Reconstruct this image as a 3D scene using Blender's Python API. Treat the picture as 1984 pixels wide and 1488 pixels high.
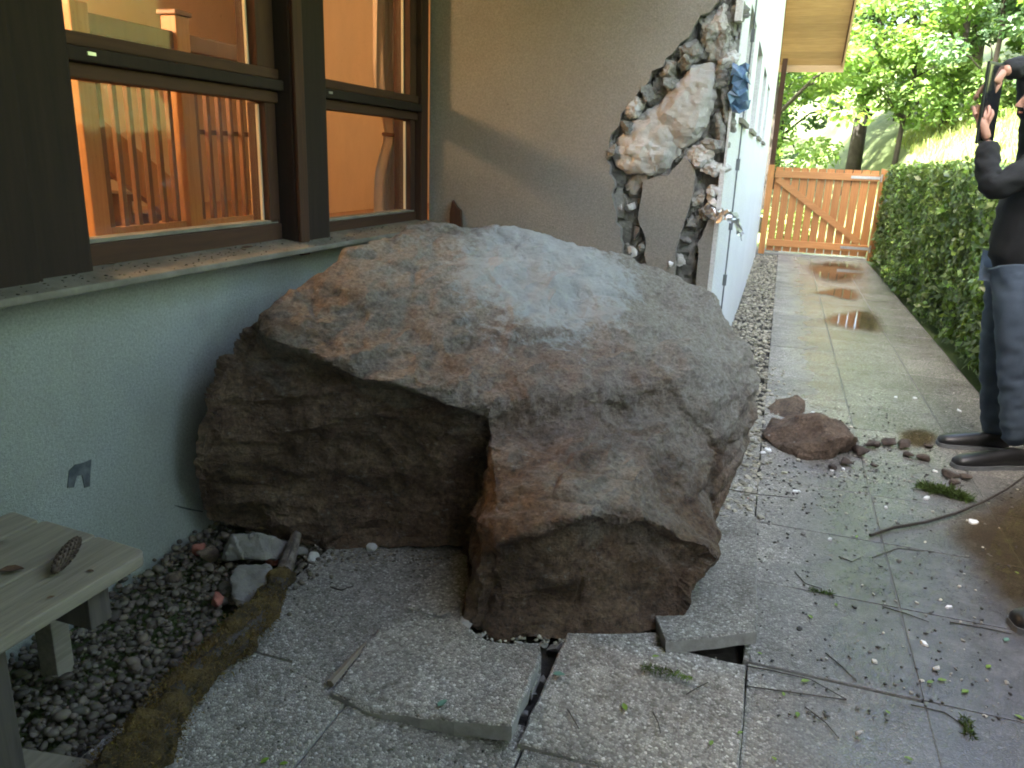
import bpy, bmesh, math, random
import numpy as np
from mathutils import Vector, Matrix, noise, geometry
random.seed(7); np.random.seed(7)
R = math.radians
for o in list(bpy.data.objects): bpy.data.objects.remove(o)
sc = bpy.context.scene
col = sc.collection

# ------------------------------------------------------------------ camera
F_PX = 1500.0; YAW, PITCH, ROLL, CAM_H = R(18.2), R(16.4), R(2.2), 1.45
_cy, _sy, _cp, _sp = math.cos(YAW), math.sin(YAW), math.cos(PITCH), math.sin(PITCH)
cF = Vector((-_sy*_cp, _cy*_cp, -_sp)); _r0 = Vector((_cy, _sy, 0)); _u0 = _r0.cross(cF)
cR = _r0*math.cos(ROLL) + _u0*math.sin(ROLL); cU = -_r0*math.sin(ROLL) + _u0*math.cos(ROLL)
cC = Vector((0, 0, CAM_H))
cam_d = bpy.data.cameras.new('camera'); cam = bpy.data.objects.new('camera', cam_d); col.objects.link(cam)
cam.matrix_world = Matrix(((cR.x, cU.x, -cF.x, cC.x), (cR.y, cU.y, -cF.y, cC.y), (cR.z, cU.z, -cF.z, cC.z), (0, 0, 0, 1)))
cam_d.sensor_fit = 'HORIZONTAL'; cam_d.sensor_width = 36.0; cam_d.lens = 36.0*F_PX/1984.0
cam_d.clip_start = 0.02; cam_d.clip_end = 600
sc.camera = cam
# photo pixel -> world point on a plane of known position
def _ray(px, py): return cF + cR*((px-992)/F_PX) - cU*((py-744)/F_PX)
def on_z(px, py, z=0.0): d = _ray(px, py); return cC + d*((z-cC.z)/d.z)
def on_y(px, py, y): d = _ray(px, py); return cC + d*((y-cC.y)/d.y)
def on_x(px, py, x): d = _ray(px, py); return cC + d*((x-cC.x)/d.x)

# ------------------------------------------------------------------ sky, sun, exposure
SUN_EL, SUN_AZ = 50.0, -143.0          # azimuth measured from +Y (along the path) towards +X
world = bpy.data.worlds.new('World'); sc.world = world; world.use_nodes = True
wn = world.node_tree; bg = wn.nodes['Background']
sky = wn.nodes.new('ShaderNodeTexSky'); sky.sky_type = 'NISHITA'; sky.sun_disc = False
sky.sun_elevation = R(SUN_EL); sky.sun_rotation = R(SUN_AZ); sky.air_density = 1.0; sky.dust_density = 8.0; sky.ozone_density = 0.3
wn.links.new(sky.outputs[0], bg.inputs[0]); bg.inputs[1].default_value = 0.15
sun_d = bpy.data.lights.new('sun', 'SUN'); sun = bpy.data.objects.new('sun', sun_d); col.objects.link(sun)
sun_d.energy = 5.0; sun_d.angle = R(0.6); sun_d.color = (1.0, 0.95, 0.88)
_sd = Vector((math.sin(R(SUN_AZ))*math.cos(R(SUN_EL)), math.cos(R(SUN_AZ))*math.cos(R(SUN_EL)), math.sin(R(SUN_EL))))
sun.rotation_euler = _sd.to_track_quat('Z', 'Y').to_euler(); sun.location = (20, 10, 30)
vs = sc.view_settings; vs.view_transform = 'Standard'; vs.look = 'None'; vs.exposure = 3.78; vs.gamma = 1.0
vs.use_curve_mapping = False
sc.render.engine = 'CYCLES'
cy = sc.cycles; cy.use_denoising = True; cy.max_bounces = 8; cy.diffuse_bounces = 5; cy.glossy_bounces = 4
cy.transparent_max_bounces = 24; cy.transmission_bounces = 6; cy.sample_clamp_indirect = 6.0
sc.render.film_transparent = False; cy.filter_width = 1.9

# ------------------------------------------------------------------ helpers: objects
def empty(name, loc=(0, 0, 0), label=None, cat=None, group=None, kind=None, parent=None, rot=(0, 0, 0)):
    o = bpy.data.objects.new(name, None); col.objects.link(o); o.location = loc; o.rotation_euler = rot
    o.empty_display_size = 0.1
    return tag(o, label, cat, group, kind, parent)
def tag(o, label=None, cat=None, group=None, kind=None, parent=None):
    if label: o['label'] = label
    if cat: o['category'] = cat
    if group: o['group'] = group
    if kind: o['kind'] = kind
    if parent is not None:
        o.parent = parent
    return o
def world_mat(o):
    m = Matrix.LocRotScale(o.location, o.rotation_euler, o.scale)
    return world_mat(o.parent) @ m if o.parent else m
def smooth_mesh(me, angle=None):
    me.polygons.foreach_set('use_smooth', [True]*len(me.polygons))
    if angle is not None:
        bm = bmesh.new(); bm.from_mesh(me)
        for e in bm.edges:
            if len(e.link_faces) == 2 and e.calc_face_angle(0) > angle: e.smooth = False
        bm.to_mesh(me); bm.free()
def link(name, me, mat=None, parent=None, **kw):
    """links a mesh given in WORLD coordinates; under a parent it is moved into that parent's space"""
    o = bpy.data.objects.new(name, me); col.objects.link(o)
    if mat is not None and not me.materials: me.materials.append(mat)
    if parent is not None:
        o.parent = parent; o.matrix_parent_inverse = Matrix.Identity(4)
        inv = world_mat(parent).inverted()
        if inv != Matrix.Identity(4): me.transform(inv)
    return tag(o, **kw)

class MB:
    """collects faces of ONE mesh"""
    def __init__(s): s.v = []; s.f = []; s.m = []; s.c = []
    def add(s, verts, faces, m=0):
        n = len(s.v); s.v += [tuple(v) for v in verts]; s.f += [tuple(i+n for i in f) for f in faces]; s.m += [m]*len(faces); return s
    def box(s, a, b, m=0, jit=0.0, rot=None):
        x0, y0, z0 = a; x1, y1, z1 = b
        v = [Vector((x, y, z)) for z in (z0, z1) for y in (y0, y1) for x in (x0, x1)]
        if jit: v = [p + Vector((random.uniform(-jit, jit), random.uniform(-jit, jit), random.uniform(-jit, jit))) for p in v]
        if rot is not None:
            c = sum(v, Vector())/8; v = [c + rot @ (p-c) for p in v]
        return s.add(v, [(0, 2, 3, 1), (4, 5, 7, 6), (0, 1, 5, 4), (2, 6, 7, 3), (0, 4, 6, 2), (1, 3, 7, 5)], m)
    def beam(s, p, q, w, h, m=0, up=(0, 0, 1)):
        p, q = Vector(p), Vector(q); d = (q-p).normalized(); u = Vector(up); sd = d.cross(u)
        if sd.length < 1e-4: sd = d.cross(Vector((1, 0, 0)))
        sd.normalize(); u = sd.cross(d)
        v = [e + sd*(a*w/2) + u*(b*h/2) for e in (p, q) for b in (-1, 1) for a in (-1, 1)]
        return s.add(v, [(0, 1, 3, 2), (4, 6, 7, 5), (0, 4, 5, 1), (2, 3, 7, 6), (0, 2, 6, 4), (1, 5, 7, 3)], m)
    def tube(s, pts, rad, n=8, m=0, cap=True, jit=0.0):
        pts = [Vector(p) for p in pts]; k = len(pts)
        if not hasattr(rad, '__len__'): rad = [rad]*k
        base = len(s.v); t0 = (pts[1]-pts[0]).normalized()
        u = t0.cross(Vector((0, 0, 1)))
        if u.length < 1e-3: u = t0.cross(Vector((1, 0, 0)))
        u.normalize()
        vv = []
        for i, p in enumerate(pts):
            t = (pts[min(i+1, k-1)]-pts[max(i-1, 0)]).normalized(); u = (u - t*u.dot(t)).normalized(); w = t.cross(u)
            for j in range(n):
                a = 2*math.pi*j/n; r = rad[i]*(1+random.uniform(-jit, jit)); vv.append(p + (u*math.cos(a)+w*math.sin(a))*r)
        ff = [(i*n+j, i*n+(j+1) % n, (i+1)*n+(j+1) % n, (i+1)*n+j) for i in range(k-1) for j in range(n)]
        if cap: ff += [tuple(reversed(range(n))), tuple(range((k-1)*n, k*n))]
        return s.add(vv, ff, m)
    def prism(s, poly, axis, a, b, m=0):
        """polygon given as 3-D points with the coordinate `axis` replaced by a (front) and b (back)"""
        n = len(poly); A = [list(p) for p in poly]; B = [list(p) for p in poly]
        for p in A: p[axis] = a
        for p in B: p[axis] = b
        ff = [tuple(range(n)), tuple(range(2*n-1, n-1, -1))] + [(i, n+i, n+(i+1) % n, (i+1) % n) for i in range(n)]
        return s.add(A+B, ff, m)
    def mesh(s, name):
        me = bpy.data.meshes.new(name); me.from_pydata(s.v, [], s.f); me.polygons.foreach_set('material_index', s.m)
        me.validate(); me.update(); bm = bmesh.new(); bm.from_mesh(me); bmesh.ops.recalc_face_normals(bm, faces=bm.faces); bm.to_mesh(me); bm.free()
        return me
    def build(s, name, mat=None, parent=None, smooth=None, bevel=0.0, **kw):
        me = s.mesh(name)
        if bevel:
            bm = bmesh.new(); bm.from_mesh(me)
            es = [e for e in bm.edges if len(e.link_faces) == 2 and e.calc_face_angle(0) > 0.5]
            bmesh.ops.bevel(bm, geom=es, offset=bevel, segments=2, affect='EDGES', profile=0.6, clamp_overlap=True); bm.to_mesh(me); bm.free()
        if smooth is not None: smooth_mesh(me, smooth if smooth > 0 else None)
        if isinstance(mat, (list, tuple)):
            for x in mat: me.materials.append(x)
            mat = None
        return link(name, me, mat, parent, **kw)

def quads(name, V, mat, parent=None, cols=None, **kw):
    """many loose quads: V is (N,4,3)"""
    V = np.asarray(V, np.float32); n = len(V); me = bpy.data.meshes.new(name)
    me.vertices.add(4*n); me.vertices.foreach_set('co', V.reshape(-1))
    me.loops.add(4*n); me.loops.foreach_set('vertex_index', np.arange(4*n, dtype=np.int32))
    me.polygons.add(n); me.polygons.foreach_set('loop_start', np.arange(0, 4*n, 4, dtype=np.int32))
    me.update(calc_edges=True)
    if cols is not None:
        at = me.color_attributes.new('tint', 'FLOAT_COLOR', 'POINT')
        c = np.repeat(np.concatenate([np.asarray(cols, np.float32), np.ones((n, 1), np.float32)], 1), 4, axis=0)
        at.data.foreach_set('color', c.reshape(-1))
    return link(name, me, mat, parent, **kw)

def hull_mesh(pts, name='hull'):
    bm = bmesh.new()
    for p in pts: bm.verts.new(p)
    r = bmesh.ops.convex_hull(bm, input=bm.verts)
    bmesh.ops.delete(bm, geom=[v for v in bm.verts if not v.link_faces], context='VERTS')
    bmesh.ops.recalc_face_normals(bm, faces=bm.faces)
    me = bpy.data.meshes.new(name); bm.to_mesh(me); bm.free(); return me
def remesh(meshes, voxel, smooth_it=0):
    bm = bmesh.new()
    for m in meshes: bm.from_mesh(m)
    me = bpy.data.meshes.new('tmp'); bm.to_mesh(me); bm.free()
    o = bpy.data.objects.new('tmp', me); col.objects.link(o)
    md = o.modifiers.new('r', 'REMESH'); md.mode = 'VOXEL'; md.voxel_size = voxel
    if smooth_it: s = o.modifiers.new('s', 'SMOOTH'); s.iterations = smooth_it; s.factor = 0.5
    dg = bpy.context.evaluated_depsgraph_get(); out = bpy.data.meshes.new_from_object(o.evaluated_get(dg)); bpy.data.objects.remove(o)
    return out
def displace(me, fn):
    n = len(me.vertices); co = np.empty(n*3, np.float32); me.vertices.foreach_get('co', co); co = co.reshape(-1, 3)
    no = np.empty(n*3, np.float32); me.vertex_normals.foreach_get('vector', no); no = no.reshape(-1, 3)
    out = co.copy()
    for i in range(n):
        out[i] = fn(Vector(co[i]), Vector(no[i]))
    me.vertices.foreach_set('co', out.reshape(-1)); me.update()
def rock(pts, voxel, amp, freq, seed=0, smooth_it=2):
    me = remesh([hull_mesh(pts)], voxel, smooth_it); off = Vector((seed*3.1, seed*1.7, seed*0.9))
    def fn(c, n):
        q = (c+off)*freq
        return c + n*(amp*(noise.fractal(q, 0.9, 2.1, 4) + 0.6*(0.5-noise.cell_vector(q*0.5+Vector((noise.noise(q), 0, 0))).x)))
    displace(me, fn); smooth_mesh(me, 0.38); return me

# ------------------------------------------------------------------ helpers: materials
class NT:
    def __init__(s, name):
        s.mat = bpy.data.materials.new(name); s.mat.use_nodes = True; s.t = s.mat.node_tree; s.n = s.t.nodes; s.n.clear()
        s.out = s.n.new('ShaderNodeOutputMaterial'); s.b = s.n.new('ShaderNodeBsdfPrincipled'); s.L(s.b.outputs[0], s.out.inputs[0])
        s.geo = s.n.new('ShaderNodeNewGeometry'); s.P = s.geo.outputs['Position']
    def L(s, a, b): s.t.links.new(a, b)
    def set(s, sock, v):
        if isinstance(v, bpy.types.NodeSocket): s.L(v, sock)
        elif isinstance(v, (tuple, list)) and len(v) == 3 and sock.type == 'RGBA': sock.default_value = (*v, 1)
        elif sock.type == 'RGBA' and isinstance(v, (int, float)): sock.default_value = (v, v, v, 1)
        else: sock.default_value = v
    def new(s, t, **kw):
        n = s.n.new(t)
        for k, v in kw.items():
            if hasattr(n, k): setattr(n, k, v)
        return n
    def noise(s, scale, detail=5, rough=0.6, vec=None, dist=0.0, stretch=None, out='Fac'):
        n = s.n.new('ShaderNodeTexNoise'); n.inputs['Scale'].default_value = scale; n.inputs['Detail'].default_value = detail
        n.inputs['Roughness'].default_value = rough; n.inputs['Distortion'].default_value = dist
        v = vec or s.P
        if stretch:
            m = s.n.new('ShaderNodeVectorMath'); m.operation = 'MULTIPLY'; s.L(v, m.inputs[0]); m.inputs[1].default_value = stretch; v = m.outputs[0]
        s.L(v, n.inputs['Vector']); return n.outputs[out]
    def vor(s, scale, feature='F1', out='Distance', vec=None, rnd=1.0):
        n = s.n.new('ShaderNodeTexVoronoi'); n.feature = feature; n.inputs['Scale'].default_value = scale; n.inputs['Randomness'].default_value = rnd
        s.L(vec or s.P, n.inputs['Vector']); return n.outputs[out]
    def ramp(s, fac, stops, interp='LINEAR'):
        n = s.n.new('ShaderNodeValToRGB'); r = n.color_ramp; r.interpolation = interp
        while len(r.elements) < len(stops): r.elements.new(0.5)
        for e, (p, c) in zip(r.elements, stops):
            e.position = p; e.color = (c, c, c, 1) if not hasattr(c, '__len__') else (*c, 1)
        s.set(n.inputs[0], fac); return n.outputs[0]
    def math(s, op, a, b=None, c=None, clamp=False):
        n = s.n.new('ShaderNodeMath'); n.operation = op; n.use_clamp = clamp
        for i, v in enumerate((a, b, c)):
            if v is not None: s.set(n.inputs[i], v)
        return n.outputs[0]
    def mix(s, fac, a, b, mode='MIX'):
        n = s.n.new('ShaderNodeMix'); n.data_type = 'RGBA'; n.blend_type = mode
        s.set(n.inputs[0], fac); s.set(n.inputs[6], a); s.set(n.inputs[7], b); return n.outputs[2]
    def xyz(s, vec=None):
        n = s.n.new('ShaderNodeSeparateXYZ'); s.L(vec or s.P, n.inputs[0]); return n.outputs
    def dist(s, p, sc=(1, 1, 1)):
        a = s.n.new('ShaderNodeVectorMath'); a.operation = 'SUBTRACT'; s.L(s.P, a.inputs[0]); a.inputs[1].default_value = p
        m = s.n.new('ShaderNodeVectorMath'); m.operation = 'MULTIPLY'; s.L(a.outputs[0], m.inputs[0]); m.inputs[1].default_value = sc
        l = s.n.new('ShaderNodeVectorMath'); l.operation = 'LENGTH'; s.L(m.outputs[0], l.inputs[0]); return l.outputs['Value']
    def rand(s): return s.n.new('ShaderNodeObjectInfo').outputs['Random']
    def attr(s, name):
        n = s.n.new('ShaderNodeAttribute'); n.attribute_name = name; return n.outputs['Color']
    def bump(s, h, strength=0.3, dist=0.01, prev=None):
        n = s.n.new('ShaderNodeBump'); n.inputs['Strength'].default_value = strength; n.inputs['Distance'].default_value = dist
        s.L(h, n.inputs['Height'])
        if prev is not None: s.L(prev, n.inputs['Normal'])
        return n.outputs[0]
    def done(s, colr, rough=0.8, normal=None, **kw):
        s.set(s.b.inputs['Base Color'], colr); s.set(s.b.inputs['Roughness'], rough)
        if normal is not None: s.L(normal, s.b.inputs['Normal'])
        for k, v in kw.items(): s.set(s.b.inputs[k], v)
        return s.mat

def simple(name, c0, c1, scale=6, rough=0.8, bump=0.25, bscale=None, bdist=0.004, stretch=None, var=0.15, **kw):
    t = NT(name); n = t.noise(scale, 6, 0.65, stretch=stretch); c = t.ramp(n, [(0.3, c0), (0.7, c1)])
    if var:
        k = t.math('MULTIPLY_ADD', t.rand(), var*2, 1-var); c = t.mix(1.0, c, k, 'MULTIPLY')
    b = t.bump(t.noise(bscale or scale*5, 5, 0.7, stretch=stretch), bump, bdist)
    return t.done(c, rough, b, **kw)
# ------------------------------------------------------------------ materials
MT = {}
def m_rock(name, red=0.0, patch=False):
    t = NT(name)
    big = t.noise(1.6, 6, 0.62, dist=0.6); med = t.noise(6.5, 8, 0.68, dist=0.4); fine = t.noise(38, 6, 0.75)
    c = t.ramp(med, [(0.28, (0.066, 0.042, 0.028)), (0.45, (0.170, 0.115, 0.076)), (0.58, (0.250, 0.188, 0.130)), (0.75, (0.350, 0.290, 0.220))])
    c2 = t.ramp(med, [(0.3, (0.070, 0.050, 0.036)), (0.55, (0.205, 0.138, 0.092)), (0.75, (0.310, 0.225, 0.160))])
    c = t.mix(t.ramp(big, [(0.42-red*0.3, 0.0), (0.66-red*0.3, 0.55 if patch else 0.9)]), c, c2)
    ochre = t.noise(2.7, 5, 0.6, stretch=(1, 1, 0.5)); c = t.mix(t.ramp(ochre, [(0.56, 0.0), (0.72, 0.25 if patch else 0.5)]), c, (0.26, 0.175, 0.09))
    fine = t.noise(62, 8, 0.8); spk = t.ramp(fine, [(0.36, 0.38), (0.5, 1.0), (0.66, 1.6)]); c = t.mix(1.0, c, spk, 'MULTIPLY')
    dark = t.noise(3.3, 7, 0.7, dist=1.0); c = t.mix(t.ramp(dark, [(0.55, 0.0), (0.68, 0.6)]), c, (0.052, 0.046, 0.036))
    lich = t.vor(26); lm = t.math('MULTIPLY', t.ramp(lich, [(0.10, 1.0), (0.2, 0.0)]), t.ramp(t.noise(4.1, 4), [(0.52, 0.0), (0.62, 0.8)]))
    c = t.mix(lm, c, (0.36, 0.37, 0.33))
    if patch:      # crushed plaster smeared and settled on the top where it hit the wall; light and shade painted in too: paler up and right, browner below
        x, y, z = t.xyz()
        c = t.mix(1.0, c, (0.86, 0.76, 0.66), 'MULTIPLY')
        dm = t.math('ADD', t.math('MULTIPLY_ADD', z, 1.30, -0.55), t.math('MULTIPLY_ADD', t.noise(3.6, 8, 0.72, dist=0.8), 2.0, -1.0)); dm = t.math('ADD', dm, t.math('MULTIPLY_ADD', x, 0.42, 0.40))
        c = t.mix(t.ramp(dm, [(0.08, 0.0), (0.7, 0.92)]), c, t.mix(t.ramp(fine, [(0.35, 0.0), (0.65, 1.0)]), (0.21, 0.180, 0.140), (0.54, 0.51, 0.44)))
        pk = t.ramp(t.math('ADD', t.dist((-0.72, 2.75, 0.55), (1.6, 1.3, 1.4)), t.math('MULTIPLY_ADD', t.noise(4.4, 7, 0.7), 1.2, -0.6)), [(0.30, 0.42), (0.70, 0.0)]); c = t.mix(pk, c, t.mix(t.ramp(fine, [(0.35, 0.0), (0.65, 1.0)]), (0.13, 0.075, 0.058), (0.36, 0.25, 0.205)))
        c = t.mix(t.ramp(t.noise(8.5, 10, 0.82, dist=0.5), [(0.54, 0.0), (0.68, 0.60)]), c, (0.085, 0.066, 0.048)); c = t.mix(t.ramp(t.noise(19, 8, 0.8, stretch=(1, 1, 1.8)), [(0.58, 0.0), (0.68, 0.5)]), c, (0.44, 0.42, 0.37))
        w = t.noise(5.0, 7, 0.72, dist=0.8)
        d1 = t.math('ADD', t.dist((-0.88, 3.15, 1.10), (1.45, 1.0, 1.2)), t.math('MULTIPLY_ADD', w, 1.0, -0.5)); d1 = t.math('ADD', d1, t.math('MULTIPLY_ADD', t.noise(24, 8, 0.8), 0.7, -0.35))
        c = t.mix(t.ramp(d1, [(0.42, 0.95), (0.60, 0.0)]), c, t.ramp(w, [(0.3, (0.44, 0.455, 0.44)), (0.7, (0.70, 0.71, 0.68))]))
    h = t.math('ADD', t.noise(14, 9, 0.78, dist=0.5), t.math('MULTIPLY', t.noise(70, 8, 0.8), 0.6))
    strat = t.noise(7, 6, 0.6, stretch=(0.35, 0.35, 2.6)); h = t.math('ADD', h, t.math('MULTIPLY', strat, 0.8))
    return t.done(c, t.ramp(fine, [(0.3, 0.62), (0.7, 0.9)]), t.bump(h, 0.95, 0.045))
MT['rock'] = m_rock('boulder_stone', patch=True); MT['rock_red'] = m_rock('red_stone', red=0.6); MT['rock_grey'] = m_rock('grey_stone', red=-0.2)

def m_paver():
    t = NT('exposed_aggregate')
    x, y, z = t.xyz()
    cell = t.vor(125, out='Color'); cs = t.n.new('ShaderNodeSeparateColor'); t.L(cell, cs.inputs[0])
    peb = t.ramp(cs.outputs[0], [(0.0, (0.13, 0.122, 0.102)), (0.35, (0.25, 0.237, 0.203)), (0.6, (0.34, 0.322, 0.278)), (0.90, (0.41, 0.39, 0.34)), (0.97, (0.60, 0.58, 0.52))])
    edge = t.vor(125, 'DISTANCE_TO_EDGE'); c = t.mix(t.ramp(edge, [(0.02, 1.0), (0.10, 0.0)]), peb, (0.19, 0.178, 0.152))
    wear = t.noise(2.2, 6, 0.65); c = t.mix(1.0, c, t.ramp(wear, [(0.25, 0.60), (0.75, 1.22)]), 'MULTIPLY')
    k = t.math('MULTIPLY_ADD', t.rand(), 0.34, 0.83); c = t.mix(1.0, c, k, 'MULTIPLY')
    c = t.mix(t.ramp(t.noise(5.2, 8, 0.75, dist=0.6), [(0.54, 0.0), (0.68, 0.6)]), c, (0.075, 0.062, 0.045))
    # rain reaches the paving beyond the roof edge; mud was carried there
    wet = t.math('ADD', t.math('MULTIPLY_ADD', x, 2.6, -0.15), t.math('MULTIPLY_ADD', t.noise(3.0, 6, 0.65), 1.4, -0.7)); wet = t.ramp(wet, [(0.0, 0.0), (0.9, 1.0)])
    yy = t.math('MULTIPLY_ADD', t.math('ABSOLUTE', t.math('SUBTRACT', y, 2.7)), -0.55, 1.35)
    mud = t.math('MULTIPLY', wet, t.math('ADD', yy, t.math('MULTIPLY_ADD', t.noise(5.5, 7, 0.7), 1.5, -0.85), clamp=True))
    mudc = t.ramp(t.noise(11, 6, 0.7), [(0.3, (0.040, 0.039, 0.039)), (0.55, (0.095, 0.093, 0.092)), (0.75, (0.165, 0.162, 0.158))])
    c = t.mix(t.math('MULTIPLY', wet, 0.30), c, (0.17, 0.17, 0.165)); c = t.mix(t.math('MULTIPLY', mud, 0.88), c, mudc)
    film = t.ramp(t.noise(1.7, 5, 0.6), [(0.35, 0.06), (0.65, 0.26)])
    rough = t.mix(wet, 0.82, film)
    hb = t.math('ADD', t.ramp(edge, [(0.0, 0.0), (0.25, 1.0)]), t.math('MULTIPLY', t.noise(26, 5, 0.7), 0.8))
    n = t.n.new('ShaderNodeBump'); t.L(t.math('MULTIPLY_ADD', wet, -0.38, 0.55), n.inputs['Strength']); n.inputs['Distance'].default_value = 0.006; t.L(hb, n.inputs['Height'])
    return t.done(c, rough, n.outputs[0])
MT['paver'] = m_paver()
def m_side():
    t = NT('cut_concrete'); n = t.noise(30, 7, 0.7); return t.done(t.ramp(n, [(0.3, (0.21, 0.20, 0.18)), (0.7, (0.34, 0.33, 0.30))]), 0.9, t.bump(t.noise(90, 5, 0.7), 0.5, 0.004))
MT['concrete'] = m_side()
MT['mudbed'] = simple('joint_mud', (0.075, 0.072, 0.068), (0.13, 0.125, 0.12), 9, 0.5, 0.4, 60, 0.004, var=0)
MT['bed'] = simple('sand_bed', (0.030, 0.027, 0.023), (0.075, 0.068, 0.058), 14, 0.92, 0.6, 60, 0.008, var=0)
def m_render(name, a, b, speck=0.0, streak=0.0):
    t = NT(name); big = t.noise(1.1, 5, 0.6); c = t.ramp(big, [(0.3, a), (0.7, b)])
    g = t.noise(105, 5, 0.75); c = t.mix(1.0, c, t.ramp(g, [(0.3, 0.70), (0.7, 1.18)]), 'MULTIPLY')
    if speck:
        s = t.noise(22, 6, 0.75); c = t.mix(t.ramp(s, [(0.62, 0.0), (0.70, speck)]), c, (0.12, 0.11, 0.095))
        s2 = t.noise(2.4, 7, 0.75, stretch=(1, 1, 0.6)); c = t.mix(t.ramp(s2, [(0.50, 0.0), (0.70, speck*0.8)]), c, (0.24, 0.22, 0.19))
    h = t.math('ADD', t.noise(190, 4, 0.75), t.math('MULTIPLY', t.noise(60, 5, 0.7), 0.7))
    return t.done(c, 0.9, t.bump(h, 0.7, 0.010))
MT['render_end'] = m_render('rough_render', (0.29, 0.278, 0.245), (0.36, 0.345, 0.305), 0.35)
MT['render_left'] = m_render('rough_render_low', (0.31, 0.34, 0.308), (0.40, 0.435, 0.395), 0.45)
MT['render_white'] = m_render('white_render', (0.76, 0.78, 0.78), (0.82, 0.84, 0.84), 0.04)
MT['mortar'] = simple('torn_mortar', (0.22, 0.22, 0.20), (0.38, 0.375, 0.35), 7, 0.95, 0.9, 30, 0.02, var=0.1)
MT['rubble'] = simple('broken_masonry', (0.40, 0.40, 0.375), (0.60, 0.595, 0.56), 5, 0.93, 0.8, 24, 0.012, var=0.12)
def m_torn():
    t = NT('torn_masonry'); n = t.noise(4.5, 6, 0.7, dist=0.8); f = t.noise(30, 6, 0.7)
    c = t.ramp(n, [(0.30, (0.13, 0.132, 0.122)), (0.46, (0.23, 0.23, 0.21)), (0.6, (0.33, 0.325, 0.28)), (0.75, (0.47, 0.46, 0.41))]); c = t.mix(1.0, c, t.ramp(f, [(0.3, 0.7), (0.7, 1.2)]), 'MULTIPLY')
    return t.done(c, 0.95, t.bump(f, 0.9, 0.012))
MT['torn'] = m_torn()
MT['rubble_dark'] = simple('bitumen_layer', (0.045, 0.048, 0.045), (0.12, 0.125, 0.115), 9, 0.8, 0.9, 26, 0.02, var=0)
def m_wood(name, a, b, rough=0.6, axis=1, scale=1.0, var=0.15, bump=0.35):
    t = NT(name); st = [14.0*scale]*3; st[axis] = 0.9*scale; tc = t.n.new('ShaderNodeTexCoord').outputs['Object']
    n = t.noise(3.0, 7, 0.65, vec=tc, stretch=tuple(st), dist=0.5); c = t.ramp(n, [(0.28, a), (0.72, b)])
    kn = t.vor(2.2*scale, vec=tc); c = t.mix(t.ramp(kn, [(0.03, 0.6), (0.09, 0.0)]), c, tuple(q*0.4 for q in a))
    k = t.math('MULTIPLY_ADD', t.rand(), var*2, 1-var); c = t.mix(1.0, c, k, 'MULTIPLY')
    return t.done(c, rough, t.bump(n, bump, 0.003))
MT['frame'] = m_wood('brown_stained_timber', (0.040, 0.017, 0.008), (0.072, 0.031, 0.014), 0.85, 1)
MT['frame_v'] = m_wood('brown_stained_timber_upright', (0.040, 0.017, 0.008), (0.072, 0.030, 0.014), 0.85, 2)
MT['post_dark'] = m_wood('dark_stained_post', (0.013, 0.007, 0.0045), (0.026, 0.014, 0.008), 0.9, 2)
MT['bench'] = m_wood('weathered_bench_wood', (0.15, 0.13, 0.095), (0.26, 0.23, 0.175), 0.85, 1, 1.4, 0.12, 0.8)
MT['bench_dark'] = m_wood('weathered_leg_wood', (0.05, 0.042, 0.034), (0.10, 0.085, 0.068), 0.9, 2, 1.2)
MT['gate'] = m_wood('orange_larch', (0.30, 0.118, 0.032), (0.46, 0.205, 0.062), 0.5, 2)
MT['gate_rail'] = m_wood('orange_larch_rail', (0.34, 0.145, 0.042), (0.48, 0.225, 0.075), 0.5, 0)
MT['inner_wood'] = m_wood('varnished_pine', (0.34, 0.17, 0.062), (0.47, 0.25, 0.10), 0.4, 2)
MT['inner_dark'] = m_wood('varnished_pine_dark', (0.15, 0.07, 0.032), (0.22, 0.105, 0.05), 0.4, 2)
MT['soffit'] = m_wood('soffit_boards', (0.36, 0.20, 0.085), (0.52, 0.31, 0.145), 0.6, 0, 1.2)
MT['fascia'] = m_wood('fascia_board', (0.40, 0.25, 0.13), (0.54, 0.36, 0.21), 0.6, 0)
MT['stick'] = m_wood('bare_wood', (0.13, 0.105, 0.075), (0.24, 0.20, 0.15), 0.85, 1, 2.0)
MT['stick_dark'] = simple('wet_bark', (0.020, 0.015, 0.011), (0.055, 0.042, 0.030), 40, 0.6, 0.8, 120, 0.004)
MT['inner_wall'] = simple('ochre_interior_wall', (0.58, 0.46, 0.31), (0.64, 0.51, 0.35), 2, 0.9, 0.1)
MT['sill'] = simple('dusty_sill', (0.12, 0.115, 0.09), (0.25, 0.235, 0.19), 9, 0.85, 0.5, 50, 0.004)
MT['cream'] = simple('cream_seal', (0.62, 0.56, 0.40), (0.68, 0.62, 0.46), 5, 0.5, 0.05)
MT['curtain'] = simple('sheer_curtain', (0.50, 0.42, 0.34), (0.58, 0.50, 0.42), 8, 0.9, 0.1)
MT['metal'] = simple('galvanised_steel', (0.48, 0.50, 0.51), (0.58, 0.60, 0.61), 30, 0.35, 0.1, Metallic=0.9)
MT['clip'] = simple('grey_clip', (0.10, 0.11, 0.12), (0.15, 0.16, 0.17), 20, 0.5, 0.1)
MT['foil'] = simple('crumpled_foil', (0.55, 0.56, 0.56), (0.68, 0.69, 0.69), 30, 0.28, 0.6, 60, Metallic=0.85)
MT['bluefilm'] = simple('blue_plastic_film', (0.05, 0.12, 0.24), (0.22, 0.33, 0.46), 16, 0.25, 0.6, 40)
MT['plaster'] = simple('white_plaster_chip', (0.62, 0.63, 0.62), (0.78, 0.79, 0.78), 30, 0.85, 0.5)
MT['block'] = simple('grey_block', (0.13, 0.125, 0.11), (0.21, 0.20, 0.18), 7, 0.93, 0.8, 30, 0.008)
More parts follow.
